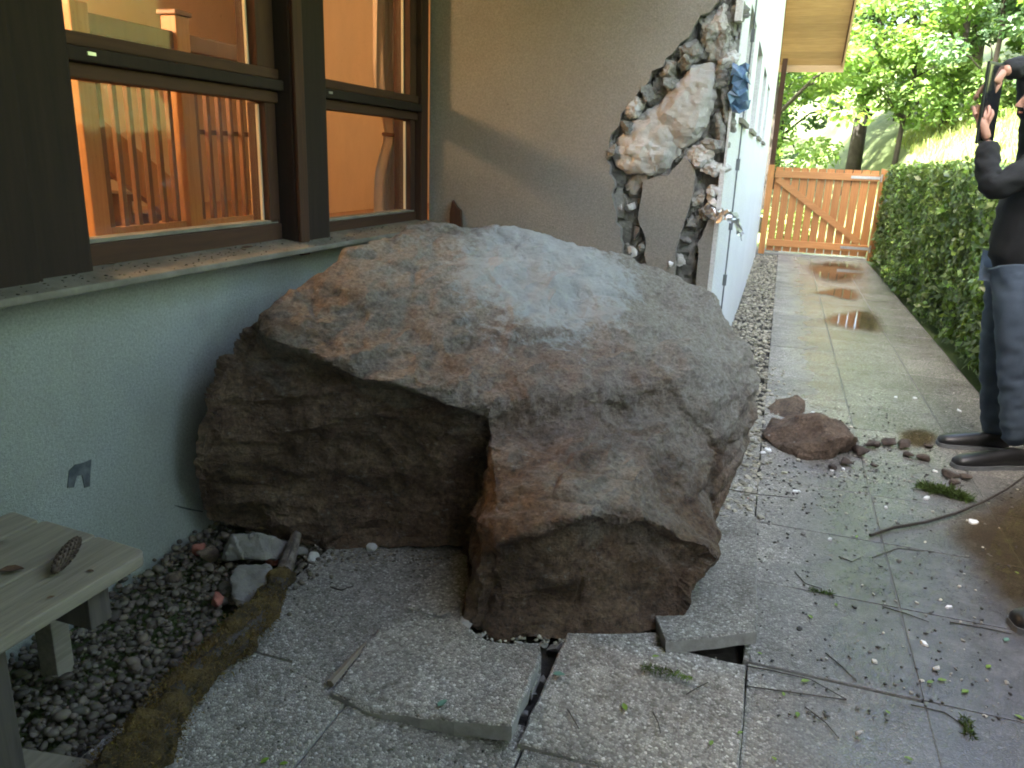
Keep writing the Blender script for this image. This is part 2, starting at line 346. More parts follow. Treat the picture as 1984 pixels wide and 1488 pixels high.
MT['clod'] = simple('dark_earth', (0.030, 0.022, 0.017), (0.085, 0.062, 0.048), 22, 0.85, 0.8, 90, 0.006)
MT['brick'] = simple('broken_brick', (0.26, 0.085, 0.060), (0.36, 0.14, 0.10), 20, 0.9, 0.7)
MT['trunk'] = simple('tree_bark', (0.018, 0.015, 0.012), (0.052, 0.044, 0.036), 8, 0.9, 0.9, 30, 0.03)
MT['grass_ground'] = simple('grassy_soil', (0.055, 0.085, 0.025), (0.105, 0.135, 0.045), 1.5, 0.9, 0.8, 12, 0.05, var=0)
MT['jeans'] = simple('blue_denim', (0.030, 0.048, 0.075), (0.060, 0.088, 0.125), 7, 0.85, 0.5, 300, 0.002)
MT['jacket'] = simple('black_jacket', (0.005, 0.006, 0.007), (0.010, 0.012, 0.014), 9, 0.95, 0.4, 40, 0.006)
MT['shoe'] = simple('black_leather', (0.010, 0.010, 0.011), (0.022, 0.022, 0.023), 20, 0.38, 0.2)
MT['skin'] = simple('skin', (0.38, 0.20, 0.14), (0.45, 0.25, 0.18), 12, 0.55, 0.1)
MT['hair'] = simple('dark_hair', (0.02, 0.014, 0.010), (0.05, 0.035, 0.025), 60, 0.6, 0.6)
MT['tablet'] = simple('dark_tablet_case', (0.010, 0.016, 0.014), (0.020, 0.028, 0.025), 8, 0.4, 0.1)
MT['screen'] = simple('dark_screen', (0.01, 0.012, 0.014), (0.014, 0.016, 0.018), 5, 0.08, 0.0)
MT['cone'] = simple('pine_cone_scales', (0.040, 0.026, 0.017), (0.105, 0.072, 0.050), 60, 0.75, 0.4)
MT['roof'] = simple('roof_tiles', (0.10, 0.05, 0.035), (0.16, 0.085, 0.06), 6, 0.8, 0.4)
def m_glass():
    t = NT('window_pane'); t.n.remove(t.b)
    tr = t.n.new('ShaderNodeBsdfTransparent'); tr.inputs[0].default_value = (0.95, 0.96, 0.95, 1)
    gl = t.n.new('ShaderNodeBsdfGlossy'); gl.inputs['Roughness'].default_value = 0.02
    dt = t.n.new('ShaderNodeVectorMath'); dt.operation = 'DOT_PRODUCT'; t.L(t.geo.outputs['Normal'], dt.inputs[0]); t.L(t.geo.outputs['Incoming'], dt.inputs[1])
    fz = t.math('MULTIPLY_ADD', t.math('POWER', t.math('SUBTRACT', 1.0, t.math('ABSOLUTE', dt.outputs['Value'])), 5.0), 0.60, 0.022)
    t.L(t.bump(t.noise(3, 2), 0.05, 0.01), gl.inputs['Normal'])
    mx = t.n.new('ShaderNodeMixShader'); t.L(fz, mx.inputs[0]); t.L(tr.outputs[0], mx.inputs[1]); t.L(gl.outputs[0], mx.inputs[2])
    df = t.n.new('ShaderNodeBsdfDiffuse'); df.inputs[0].default_value = (0.35, 0.34, 0.30, 1); m2 = t.n.new('ShaderNodeMixShader')     # dust film and dried drops
    t.L(t.math('ADD', t.ramp(t.noise(6, 6, 0.7, stretch=(1, 1, 0.35)), [(0.35, 0.0), (0.75, 0.045)]), t.ramp(t.noise(90, 3, 0.6), [(0.66, 0.0), (0.74, 0.18)])), m2.inputs[0]); t.L(mx.outputs[0], m2.inputs[1]); t.L(df.outputs[0], m2.inputs[2])
    t.L(m2.outputs[0], t.out.inputs[0]); return t.mat
MT['glass'] = m_glass()
MT['dark_glass'] = simple('dark_window_glass', (0.02, 0.03, 0.028), (0.03, 0.04, 0.038), 2, 0.06, 0.0)
def m_leaf(name, a, b, rough=0.45, trans=0.4, coat=0.0, tint=True):
    t = NT(name); n = t.noise(1.1, 4); r = t.noise(37, 2)
    c = t.mix(t.math('ADD', t.math('MULTIPLY', n, 0.5), t.math('MULTIPLY_ADD', r, 1.2, -0.35), clamp=True), a, b)
    if tint: c = t.mix(1.0, c, t.attr('tint'), 'MULTIPLY')
    t.done(c, rough)
    tl = t.n.new('ShaderNodeBsdfTranslucent'); t.L(t.mix(1.0, c, (1.5, 1.6, 0.7), 'MULTIPLY'), tl.inputs[0])
    mx = t.n.new('ShaderNodeMixShader'); mx.inputs[0].default_value = trans
    t.L(t.b.outputs[0], mx.inputs[1]); t.L(tl.outputs[0], mx.inputs[2]); t.L(mx.outputs[0], t.out.inputs[0]); return t.mat
MT['leaf_hedge'] = m_leaf('hedge_leaf', (0.058, 0.105, 0.032), (0.150, 0.220, 0.060), 0.38, 0.25)
MT['leaf_a'] = m_leaf('broad_leaf', (0.090, 0.160, 0.045), (0.165, 0.255, 0.080), 0.5, 0.45)
MT['leaf_b'] = m_leaf('conifer_leaf', (0.065, 0.125, 0.065), (0.115, 0.195, 0.110), 0.55, 0.35)
MT['leaf_c'] = m_leaf('light_leaf', (0.130, 0.215, 0.070), (0.215, 0.310, 0.115), 0.5, 0.5)
MT['grass'] = m_leaf('grass_blade', (0.100, 0.160, 0.035), (0.200, 0.250, 0.080), 0.5, 0.4)
MT['moss'] = m_leaf('brown_moss', (0.075, 0.052, 0.014), (0.22, 0.145, 0.036), 0.85, 0.2)
MT['greenmoss'] = m_leaf('green_moss', (0.030, 0.060, 0.010), (0.080, 0.120, 0.024), 0.8, 0.25)
MT['fallen'] = m_leaf('fallen_leaf', (0.10, 0.20, 0.025), (0.22, 0.32, 0.04), 0.45, 0.2, tint=False)
MT['fallen_teal'] = m_leaf('pale_fallen_leaf', (0.10, 0.22, 0.16), (0.16, 0.28, 0.21), 0.5, 0.2, tint=False)
MT['red'] = simple('red_petal', (0.42, 0.03, 0.03), (0.55, 0.05, 0.05), 20, 0.5, 0.1)
def m_pebble(name, a, b, c3):
    t = NT(name); k = t.attr('tint'); c = t.mix(t.noise(60, 5, 0.7), a, b); c = t.mix(1.0, c, k, 'MULTIPLY')
    return t.done(c, 0.75, t.bump(t.noise(130, 4), 0.3, 0.003))
MT['pebble'] = m_pebble('river_pebble', (0.066, 0.055, 0.042), (0.130, 0.113, 0.090), 0)
MT['pebble_pale'] = m_pebble('pale_gravel', (0.25, 0.235, 0.195), (0.40, 0.38, 0.32), 0)
def m_puddle():
    t = NT('muddy_water'); t.n.remove(t.b); e = t.attr('tint'); sp = t.n.new('ShaderNodeSeparateColor'); t.L(e, sp.inputs[0]); k = sp.outputs[0]
    k = t.ramp(t.math('ADD', k, t.math('MULTIPLY_ADD', t.noise(9, 6, 0.7), 0.9, -0.45)), [(0.1, 0.0), (0.95, 1.0)])
    tr = t.n.new('ShaderNodeBsdfTransparent'); t.L(t.mix(k, (1, 1, 1), (0.72, 0.62, 0.48)), tr.inputs[0])
    df = t.n.new('ShaderNodeBsdfDiffuse'); df.inputs[0].default_value = (0.10, 0.075, 0.042, 1); m0 = t.n.new('ShaderNodeMixShader'); t.L(t.math('MULTIPLY', k, 0.25), m0.inputs[0]); t.L(tr.outputs[0], m0.inputs[1]); t.L(df.outputs[0], m0.inputs[2])
    gl = t.n.new('ShaderNodeBsdfGlossy'); gl.inputs['Roughness'].default_value = 0.03; t.L(t.bump(t.noise(9, 3), 0.05, 0.01), gl.inputs['Normal'])
    fr = t.n.new('ShaderNodeFresnel'); fr.inputs[0].default_value = 1.33; mx = t.n.new('ShaderNodeMixShader'); t.L(t.math('MULTIPLY', fr.outputs[0], k), mx.inputs[0]); t.L(m0.outputs[0], mx.inputs[1]); t.L(gl.outputs[0], mx.inputs[2]); t.L(mx.outputs[0], t.out.inputs[0]); return t.mat
MT['puddle'] = m_puddle()
def m_mark():
    t = NT('scraped_render'); return t.done(t.ramp(t.noise(25, 6), [(0.35, (0.05, 0.06, 0.065)), (0.7, (0.13, 0.145, 0.15))]), 0.9, t.bump(t.noise(60, 5), 0.5, 0.004))
MT['mark'] = m_mark()
# ------------------------------------------------------------------ ground and terrain
def sstep(a, b, v):
    t = min(1.0, max(0.0, (v-a)/(b-a))); return t*t*(3-2*t)
def hill(x, y):
    a = max(0.0, x-(2.5-1.0*sstep(13, 17, y))); b = max(0.0, y-15.0)
    h = (1.5*(1-math.exp(-2.0*a))+0.42*a)*sstep(7.5, 12.0, y) + 0.10*max(0.0, x-3.0)*(1-sstep(7.5, 12, y)) + 0.13*b*b/(b+6.0) + 0.16*noise.noise(Vector((x*0.25, y*0.25, 0)))*min(1.0, (a+b)*0.4)
    return -0.07 + h
def terrain():
    xs = sorted(set([-160, -90, -50, -30, -20, -12, -8] + [round(-6+0.6*i, 2) for i in range(60)] + [34, 40, 50, 65, 90, 160]))
    ys = sorted(set([-160, -90, -50, -25, -12, -6] + [round(-3+0.6*i, 2) for i in range(75)] + [46, 52, 62, 80, 110, 200]))
    v = [(x, y, min(hill(x, y), 16)) for y in ys for x in xs]; nx = len(xs)
    f = [(j*nx+i, j*nx+i+1, (j+1)*nx+i+1, (j+1)*nx+i) for j in range(len(ys)-1) for i in range(nx-1)]
    me = bpy.data.meshes.new('ground'); me.from_pydata(v, [], f); smooth_mesh(me); return link('ground', me, MT['grass_ground'], kind='structure')
terrain()

# ------------------------------------------------------------------ paving
bedm = MB()
bedm.box((-1.5, -2.5, -0.12), (1.47, 15.6, -0.0375))
paving = bedm.build('terrace_paving', MT['bed'], kind='structure')
MB().box((0.069, 2.176, -0.036), (1.46, 15.5, -0.0035)).box((0.082, -2.4, -0.036), (1.46, 2.155, -0.0035)).build('joint_mud', MT['mudbed'], paving)
JX = [-1.46, -0.955, -0.452, 0.062, 0.562, 1.062, 1.452]
ROW0, ROWD = 1.66, 0.507
def paver_mesh(w, d, seed, th=0.045, bev=0.006):
    rnd = random.Random(seed); bm = bmesh.new()
    bmesh.ops.create_cube(bm, size=1.0)
    for v in bm.verts: v.co = Vector((v.co.x*w, v.co.y*d, (v.co.z-0.5)*th))
    bmesh.ops.bevel(bm, geom=[e for e in bm.edges if all(v.co.z > -0.001 for v in e.verts)], offset=bev, segments=2, affect='EDGES', profile=0.5)
    for v in bm.verts: v.co += Vector((rnd.uniform(-1, 1), rnd.uniform(-1, 1), 0))*0.0015
    for f in bm.faces: f.material_index = 0 if f.normal.z > 0.3 else 1
    me = bpy.data.meshes.new('paver'); bm.to_mesh(me); bm.free(); me.materials.append(MT['paver']); me.materials.append(MT['concrete']); return me
pv = {}
for i in range(6):
    w = JX[i+1]-JX[i]-0.006
    pv[i] = [paver_mesh(w, ROWD-0.006, i*10+k, bev=0.006 if i < 3 else 0.0025) for k in range(3)]
# the pavers that the boulder lifted, cracked or pushed aside are built singly below
broken = {(1, 0), (2, 0), (2, 1), (1, 1)}
rp = random.Random(3)
for i in range(6):
    for r in range(-8, 26):
        if (i, r) in broken: continue
        if i < 3 and r > 4 + (i == 2)*1: 
            if r > 4: continue
        o = bpy.data.objects.new('paver', pv[i][rp.randrange(3)]); col.objects.link(o); o.parent = paving
        o.location = ((JX[i]+JX[i+1])/2, ROW0+ROWD*(r+0.5), rp.uniform(-0.002, 0.002)*(1 if i < 3 else 0.3))
        if i == 3 and r == 0: o.location.y -= 0.006; o.location.z -= 0.003
        if i == 3 and r <= 0: o.location.x += 0.014
        o.rotation_euler = (rp.uniform(-1, 1)*(0.004 if i < 3 else 0.0015), rp.uniform(-1, 1)*(0.004 if i < 3 else 0.0015), rp.choice((0, math.pi))+rp.uniform(-1, 1)*0.004)
def slab_poly(pts, th, label=None, jag=0.004, seed=0, sub=0.05):
    """a slab piece: pts are its top corners (3-D), sides drop by th along the top's normal; edges are chipped"""
    rnd = random.Random(seed); pts = [Vector(p) for p in pts]
    n = (pts[1]-pts[0]).cross(pts[2]-pts[0]).normalized()
    if n.z < 0: n = -n
    ring = []
    for k, p in enumerate(pts):
        q = pts[(k+1) % len(pts)]; m = max(1, int((q-p).length/sub))
        for j in range(m):
            a = p.lerp(q, j/m)
            if j: a += Vector((rnd.uniform(-1, 1), rnd.uniform(-1, 1), 0))*jag
            ring.append(a)
    b = MB(); N = len(ring); cen = sum(ring, Vector())/N
    inner = [r + (cen-r).normalized()*0.006 for r in ring]; low = [r - n*th for r in ring]; drop = [r - n*0.005 for r in ring]
    b.add(inner + drop + low, [tuple(range(N))] + [(k, N+k, N+(k+1) % N, (k+1) % N) for k in range(N)], 0)
    b.add(drop + low, [(k, N+k, N+(k+1) % N, (k+1) % N) for k in range(N)] + [tuple(range(2*N-1, N-1, -1))], 1)
    me = b.mesh('paver'); me.materials.append(MT['paver']); me.materials.append(MT['concrete'])
    return link('paver', me, None, paving, label=label)
P = lambda px, py, z: on_z(px, py, z)
# slab with its near edge lifted and its far corner snapped off
slab_poly([P(712, 1378, 0.012), P(640, 1340, 0.016), P(742, 1205, 0.034), P(885, 1195, 0.040), P(905, 1212, 0.042), P(945, 1240, 0.046), P(985, 1246, 0.050), P(1046, 1264, 0.066), P(1024, 1335, 0.068), P(992, 1405, 0.072)], 0.050, 'cracked paver with its near edge tipped up', 0.006, 1)
slab_poly([P(1003, 1438, 0.016), P(1100, 1224, 0.052), P(1225, 1238, 0.05), P(1446, 1288, 0.022), P(1432, 1494, 0.004), P(1200, 1492, 0.006)], 0.042, 'loose paver shifted askew, leaving an open gap', 0.003, 2)
slab_poly([P(1290, 1243, 0.075), P(1466, 1222, 0.085), P(1466, 1000, 0.012), P(1310, 1000, 0.010), P(1240, 1120, 0.02)], 0.043, 'paver heaved up beside the boulder foot', 0.002, 3)
slab_poly([P(1112, 1226, 0.028), P(1275, 1226, 0.03), P(1284, 1242, 0.028), P(1262, 1252, 0.022), P(1120, 1250, 0.02)], 0.03, 'snapped strip of paver under the boulder', 0.004, 4)
slab_poly([P(975, 1246, 0.012), P(1046, 1244, 0.014), P(1048, 1300, 0.012), P(1030, 1340, 0.010), P(985, 1330, 0.010)], 0.03, 'small paver shard in the gap', 0.004, 5)
slab_poly([P(786, 1174, 0.010), P(850, 1090, 0.020), P(905, 1066, 0.026), P(918, 1196, 0.022), P(884, 1202, 0.012)], 0.03, 'paver wedged under the boulder', 0.002, 6)
slab_poly([P(596, 1082, 0.0), P(846, 1090, 0.0), P(786, 1170, 0.001), P(880, 1202, 0.0), P(742, 1202, 0.0), P(640, 1334, 0.0), P(560, 1300, 0.0), P(590, 1160, 0.0)], 0.03, None, 0.001, 7)

# ------------------------------------------------------------------ pebbles
def ico(sub):
    bm = bmesh.new(); bmesh.ops.create_icosphere(bm, subdivisions=sub, radius=1.0)
    v = np.array([x.co[:] for x in bm.verts], np.float32); f = np.array([[q.index for q in x.verts] for x in bm.faces], np.int32); bm.free(); return v, f
def pebbles(name, C, S, tints, mat, sub=2, flat=0.7, parent=None, jag=0.12, **kw):
    V0, F0 = ico(sub); n = len(C); C = np.asarray(C, np.float32)
    rng = np.random.RandomState(11); A = []
    for i in range(n):
        s = S[i]*np.array([rng.uniform(0.75, 1.3), rng.uniform(0.75, 1.3), flat*rng.uniform(0.7, 1.15)])
        d = 1 + jag*np.sin(V0 @ rng.uniform(-3, 3, 3) + rng.uniform(0, 6))[:, None]
        a = rng.uniform(0, 6.28); b = rng.uniform(-0.5, 0.5); ca, sa, cb, sb = math.cos(a), math.sin(a), math.cos(b), math.sin(b)
        M = np.array([[ca, -sa, 0], [sa, ca, 0], [0, 0, 1]]) @ np.array([[1, 0, 0], [0, cb, -sb], [0, sb, cb]])
        A.append((V0*d*s) @ M.T + C[i])
    V = np.concatenate(A).astype(np.float32); nv = len(V0); Fa = (F0[None]+np.arange(n)[:, None, None]*nv).reshape(-1, 3).astype(np.int32)
    me = bpy.data.meshes.new(name); me.vertices.add(len(V)); me.vertices.foreach_set('co', V.reshape(-1))
    me.loops.add(Fa.size); me.loops.foreach_set('vertex_index', Fa.reshape(-1)); me.polygons.add(len(Fa)); me.polygons.foreach_set('loop_start', np.arange(0, Fa.size, 3, dtype=np.int32))
    me.update(calc_edges=True); me.polygons.foreach_set('use_smooth', [jag < 0.2]*len(Fa))
    at = me.color_attributes.new('tint', 'FLOAT_COLOR', 'POINT'); c = np.repeat(np.concatenate([np.asarray(tints, np.float32), np.ones((n, 1), np.float32)], 1), nv, axis=0); at.data.foreach_set('color', c.reshape(-1))
    return link(name, me, mat, parent, **kw)
rg = np.random.RandomState(5)
C, S, T = [], [], []
for _ in range(5200):
    y = rg.uniform(0.6, 2.75); x = -1.98 + 0.50*rg.rand()**0.85; r = min(0.021, 0.0075*math.exp(rg.normal(0, 0.42)))
    if x > -1.53 + 0.05*math.sin(y*6) + rg.uniform(0, 0.05): continue
    edge = (x+1.5)/0.5
    C.append((x, y, -0.036+0.052*rg.rand()*min(1, max(0.15, -edge*2.5)) + 0.6*r)); S.append(r); k = rg.uniform(0.45, 1.35); T.append((k*rg.uniform(0.96, 1.1), k, k*rg.uniform(0.86, 1.0)))
for _ in range(130):
    x = -1.50 + abs(rg.normal(0, 0.07)); y = rg.uniform(1.1, 2.3); r = rg.uniform(0.005, 0.012); C.append((x, y, r*0.5)); S.append(r); k = rg.uniform(0.6, 1.4); T.append((k, k, k*0.93))
pebbles('gravel_strip', C, S, T, MT['pebble'], 2, 0.7, kind='stuff', label='dark rounded gravel along the foot of the left wall', cat='gravel')
C, S, T = [], [], []
for _ in range(4300):
    y = 2.9+11*rg.rand()**1.25; x = -0.29+0.35*rg.rand(); r = rg.uniform(0.007, 0.019)
    C.append((x, y, -0.03+0.03*rg.rand()+0.5*r)); S.append(r); k = rg.uniform(0.55, 1.25); T.append((k*1.02, k, k*0.9))
for _ in range(80):
    x = 0.06+abs(rg.normal(0, 0.08)); y = rg.uniform(3.2, 6); r = rg.uniform(0.006, 0.014); C.append((x, y, r*0.5)); S.append(r); k = rg.uniform(0.7, 1.3); T.append((k, k, k*0.93))
pebbles('gravel_strip', C, S, T, MT['pebble_pale'], 1, 0.6, kind='stuff', label='pale gravel strip between white side wall and path', cat='gravel', jag=0.25)

# ------------------------------------------------------------------ house
house = empty('house', (-2.0, 4.35, 0), 'pale rendered house with brown timber windows and a smashed wall corner', 'house')
YE, XW, XS = 4.35, -2.0, -0.30
w = MB(); w.box((-2.25, -2.5, -0.1), (XW, 4.345, 1.0)); w.box((-2.25, -2.5, 2.56), (XW, 4.345, 2.75)); w.box((-2.25, -2.5, 1.0), (XW, 1.22, 2.56))
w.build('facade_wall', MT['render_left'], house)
w = MB(); w.box((-2.25, -2.75, -0.1), (1.9, -2.5, 2.75)); w.build('recess_blocker_wall', MT['render_end'], house)  # recess wall, lengthened out of view to block light from behind
# side wall with four window openings
WZ0, WZ1 = 1.72, 2.34; WY = [(5.05, 5.85), (6.45, 7.35), (8.05, 8.95), (9.65, 10.55)]
w = MB(); X0 = -0.52
w.box((X0, 4.455, -0.1), (XS, 13.8, WZ0)); edges = [4.455]+[q for p in WY for q in p]+[13.8]
for k in range(0, len(edges), 2): w.box((X0, edges[k], WZ0), (XS, edges[k+1], WZ1))
w.box((X0, 4.455, WZ1), (XS, 13.8, 2.76))
w.prism([(0, 13.8, 2.76), (0, 13.8, 3.18), (0, 10.2, 6.4), (0, 7.2, 4.6), (0, -2.5, 4.6), (0, -2.5, 2.92), (0, 4.455, 2.92), (0, 4.455, 2.76)], 0, X0, XS)
w.box((-6.0, 13.55, -0.1), (X0, 13.8, 3.0))
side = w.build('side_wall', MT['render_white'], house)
for (a, b) in WY:
    win = empty('window', (XS, a, WZ0), parent=house); win.location = (XS+2.0, a-4.35, WZ0)
    m = MB(); x1, x0 = XS-0.09, XS-0.14; t = 0.055
    m.box((x0, a, WZ0), (x1, a+t, WZ1)); m.box((x0, b-t, WZ0), (x1, b, WZ1)); m.box((x0, a+t, WZ0), (x1, b-t, WZ0+t)); m.box((x0, a+t, WZ1-t), (x1, b-t, WZ1))
    m.build('frame', MT['frame'], win); MB().box((x0+0.015, a+t, WZ0+t), (x0+0.03, b-t, WZ1-t)).build('pane', MT['dark_glass'], win)
    MB().box((XS-0.10, a-0.02, WZ0-0.03), (XS+0.025, b+0.02, WZ0-0.002)).build('window_sill', MT['sill'], win)
# ceiling over the recess, roof
CEIL_X = -0.28
cm = MB(); cm.box((-2.25, -2.75, 2.77), (CEIL_X, 4.45, 2.91)); cm.box((CEIL_X, -2.75, 2.77), (1.3, 1.3, 2.91)); ceil = cm.build('ceiling_and_shade_slab', MT['fascia'], house)  # second box is an added unseen slab that cuts fill near the camera
SL = 0.83
def rz(y): return 3.02 + (14.3-y)*SL
roof = MB(); RX0, RX1, ry = -6.3, 0.66, 10.2
def rslab(y0, z0, y1, z1, t=0.22):
    roof.add([(RX0, y0, z0), (RX1, y0, z0), (RX1, y1, z1), (RX0, y1, z1), (RX0, y0, z0+t), (RX1, y0, z0+t), (RX1, y1, z1+t), (RX0, y1, z1+t)],
             [(0, 1, 2, 3), (4, 7, 6, 5), (0, 4, 5, 1), (2, 6, 7, 3), (0, 3, 7, 4), (1, 5, 6, 2)])
rslab(14.32, 3.05, ry, rz(ry)+0.03); rslab(ry, rz(ry)+0.03, 7.2, 4.62); rslab(7.2, 4.62, -3.1, 4.62)
roof = roof.build('roof', MT['roof'], house)
for k in range(22):
    y1 = 14.28-0.105*k; y0 = y1-0.100
    MB().add([(XS+0.005, y1, rz(y1)), (RX1-0.03, y1, rz(y1)), (RX1-0.03, y0, rz(y0)), (XS+0.005, y0, rz(y0)), (XS+0.005, y1, rz(y1)+0.022), (RX1-0.03, y1, rz(y1)+0.022), (RX1-0.03, y0, rz(y0)+0.022), (XS+0.005, y0, rz(y0)+0.022)],
             [(0, 1, 2, 3), (4, 7, 6, 5), (0, 4, 5, 1), (2, 6, 7, 3), (0, 3, 7, 4), (1, 5, 6, 2)]).build('soffit_board', MT['soffit'], roof)
MB().box((XS-0.1, 14.285, 2.93), (RX1+0.02, 14.315, 3.12)).build('fascia_board', MT['fascia'], roof)
MB().beam((RX1+0.005, 14.3, 3.06), (RX1+0.005, ry, rz(ry)+0.1), 0.03, 0.2, up=(0, 0, 1)).build('verge_board', MT['fascia'], roof)
for y in (4.6,): pass
# interior of the lit room
im = MB(); im.box((-5.35, -0.2, 0.8), (-5.2, 8.7, 3.3)); im.box((-3.75, 5.0, 0.921), (-3.65, 8.599, 3.299)); im.box((-5.2, 8.6, 0.8), (X0, 8.75, 3.3)); im.box((-5.2, -0.3, 0.8), (-2.25, -0.2, 3.3)); im.box((X0-0.03, 4.72, 0.8), (X0-0.005, 8.6, 3.3))
im.build('interior_wall', MT['inner_wall'], house)
MB().box((-5.2, -0.2, 0.80), (-2.25, 8.6, 0.92)).box((-2.25, 4.71, 0.80), (X0-0.03, 8.6, 0.92)).build('interior_floor', MT['inner_wood'], house)
cm = MB(); cm.box((-5.2, -0.2, 3.3), (-2.25, 8.6, 3.4)); cm.box((-2.25, 4.75, 3.3), (X0-0.03, 8.6, 3.4)); cm.box((-2.29, -0.2, 2.75), (-2.253, 4.75, 3.3)); cm.build('interior_ceiling', MT['inner_wall'], house)

# ------------------------------------------------------------------ end wall, torn open at the corner
ew = empty('end_wall', (0, 0, 0), parent=house)
bk = MB(); bk.box((-1.995, 4.455, -0.1), (-0.535, 4.70, 2.76));  bk.build('backing_wall', MT['rubble_dark'], ew)
def relief():
    nx, nz = 70, 150; x0, x1, z0, z1 = -1.08, -0.302, 0.0, 2.76; V = []
    for j in range(nz+1):
        for i in range(nx+1):
            x = x0+(x1-x0)*i/nx; z = z0+(z1-z0)*j/nz; p = Vector((x, 0, z)); q = p+0.06*noise.noise_vector(p*6)
            dist, pts = noise.voronoi(Vector((q.x*7, 0.3, q.z*7)), distance_metric='DISTANCE', exponent=2.5); cv = noise.cell_vector(pts[0]*5.3)
            d = 0.055*cv.x + 0.02*noise.fractal(p*11, 0.8, 2.0, 4) - (0.03 if dist[1]-dist[0] < 0.06 else 0.0) + 0.03*(dist[1]-dist[0])*(cv.y-0.5)
            V.append((x, 4.445-max(0.0, d), z))
    m = MB(); m.add(V, [(j*(nx+1)+i, j*(nx+1)+i+1, (j+1)*(nx+1)+i+1, (j+1)*(nx+1)+i) for j in range(nz) for i in range(nx)]); return m
relief().build('torn_masonry', MT['torn'], ew, smooth=0.5)
def yp(px, py): p = on_y(px, py, YE); return (p.x, YE, p.z)
def rough_edge(pts, seed, closed_world=(), amp=0.010, step=0.035):
    rnd = random.Random(seed); out = []
    for k in range(len(pts)-1):
        p, q = Vector(pts[k]), Vector(pts[k+1]); m = max(1, int((q-p).length/step))
        for j in range(m):
            a = p.lerp(q, j/m); a += Vector((rnd.uniform(-1, 1), 0, rnd.uniform(-1, 1)))*amp; out.append(tuple(a))
    out.append(pts[-1]); return out
def skin(poly, y0, y1, mat=MT['render_end']):
    """torn render layer: polygon in the wall plane triangulated, extruded"""
    v2 = [Vector((p[0], p[2])) for p in poly]; n = len(v2)
    r = geometry.delaunay_2d_cdt(v2, [], [list(range(n))], 1, 1e-6); V, Fc = r[0], r[2]
    me = MB(); k = len(V); me.add([(p.x, y0, p.y) for p in V] + [(p.x, y1, p.y) for p in V], [tuple(f) for f in Fc] + [tuple(reversed([i+k for i in f])) for f in Fc], 0)
    me.add([(p.x, y0, p.y) for p in v2] + [(p.x, y1, p.y) for p in v2], [(i, n+i, n+(i+1) % n, (i+1) % n) for i in range(n)], 1)
    m = me.mesh('render_layer'); m.materials.append(mat); m.materials.append(MT['mortar']); return link('render_layer', m, None, ew)
left_edge = [yp(*p) for p in [(1290, 690), (1262, 600), (1240, 530), (1206, 490), (1196, 430), (1184, 388), (1190, 350), (1174, 305), (1184, 262), (1200, 240), (1214, 205), (1240, 178), (1262, 142), (1285, 128), (1300, 98), (1330, 75), (1345, 48), (1375, 20), (1398, -5), (1420, -40)]]
pl = [(-1.998, YE, 2.765), (-1.998, YE, 0.0)] + [(left_edge[0][0], YE, 0.0)] + rough_edge(left_edge, 1, amp=0.012) + [(-0.34, YE, 2.5), (-0.305, YE, 2.765)]
skin(pl, YE, YE+0.05)
mid = [yp(*p) for p in [(1262, 620), (1262, 560), (1250, 505), (1250, 465), (1236, 420), (1240, 385), (1243, 352), (1290, 340), (1326, 306), (1346, 330), (1340, 385), (1322, 430), (1310, 480), (1302, 545), (1296, 620)]]
skin(rough_edge(mid, 2, amp=0.008), YE+0.015, YE+0.06)
rt = [yp(*p) for p in [(1348, 640), (1346, 560), (1352, 500), (1352, 470), (1372, 428), (1390, 415), (1394, 380), (1392, 345)]]
zt = rt[-1][2]
skin(rough_edge(rt, 3, amp=0.008)[::-1] + [(rt[0][0], YE, 0.0), (-0.305, YE, 0.0), (-0.305, YE, zt)][0:3], YE+0.006, YE+0.07)
def shard(px, py, rx, rz_, depth, seed, y=4.40, mat='rubble', name='masonry_chunk'):
    rnd = random.Random(seed*7+1); c = on_y(px, py, y); k_ = 4.6/1500; ang = rnd.uniform(-0.9, 0.9); pts = []
    for _ in range(11):
        d = Vector((rnd.gauss(0, 1), rnd.gauss(0, 1), rnd.gauss(0, 1))).normalized(); q = Vector((d.x*rx*k_*1.25, d.y*depth, d.z*rz_*k_*1.25)); cs, sn = math.cos(ang), math.sin(ang)
        pts.append(c + Vector((q.x*cs-q.z*sn, q.y, q.x*sn+q.z*cs)))
    me = rock(pts, 0.0075, 0.011, 42.0, seed, 0) if min(rx, rz_) > 9 else hull_mesh(pts)
    return link(name, me, MT[mat], ew)
def wall_stone(px, py, rx, rz_, depth=0.07, seed=0, y=4.42, mat='rubble', voxel=0.014, amp=0.012, poly=None, name='masonry_chunk'):
    rnd = random.Random(seed); pts = []
    ring = poly if poly else [(px+rx*math.cos(a)*rnd.uniform(0.75, 1.15), py+rz_*math.sin(a)*rnd.uniform(0.75, 1.15)) for a in [k*2*math.pi/8+rnd.uniform(-0.25, 0.25) for k in range(8)]]
    cx = sum(p[0] for p in ring)/len(ring); cyy = sum(p[1] for p in ring)/len(ring)
    for (a, b) in ring:
        pts.append(on_y(a, b, y+0.03)); pts.append(on_y(a*0.97+cx*0.03, b*0.97+cyy*0.03, y-depth*rnd.uniform(0.2, 0.5)))
        pts.append(on_y(a*0.6+cx*0.4, b*0.6+cyy*0.4, y-depth*rnd.uniform(0.7, 1.05)))
    return link(name, rock(pts, voxel, amp, 14.0, seed, 0), MT[mat], ew)
wall_stone(0, 0, 0, 0, 0.085, 1, poly=[(1184, 300), (1200, 262), (1222, 232), (1262, 212), (1300, 190), (1330, 210), (1322, 262), (1318, 300), (1300, 328), (1262, 343), (1218, 340), (1192, 325)], amp=0.015, voxel=0.010)
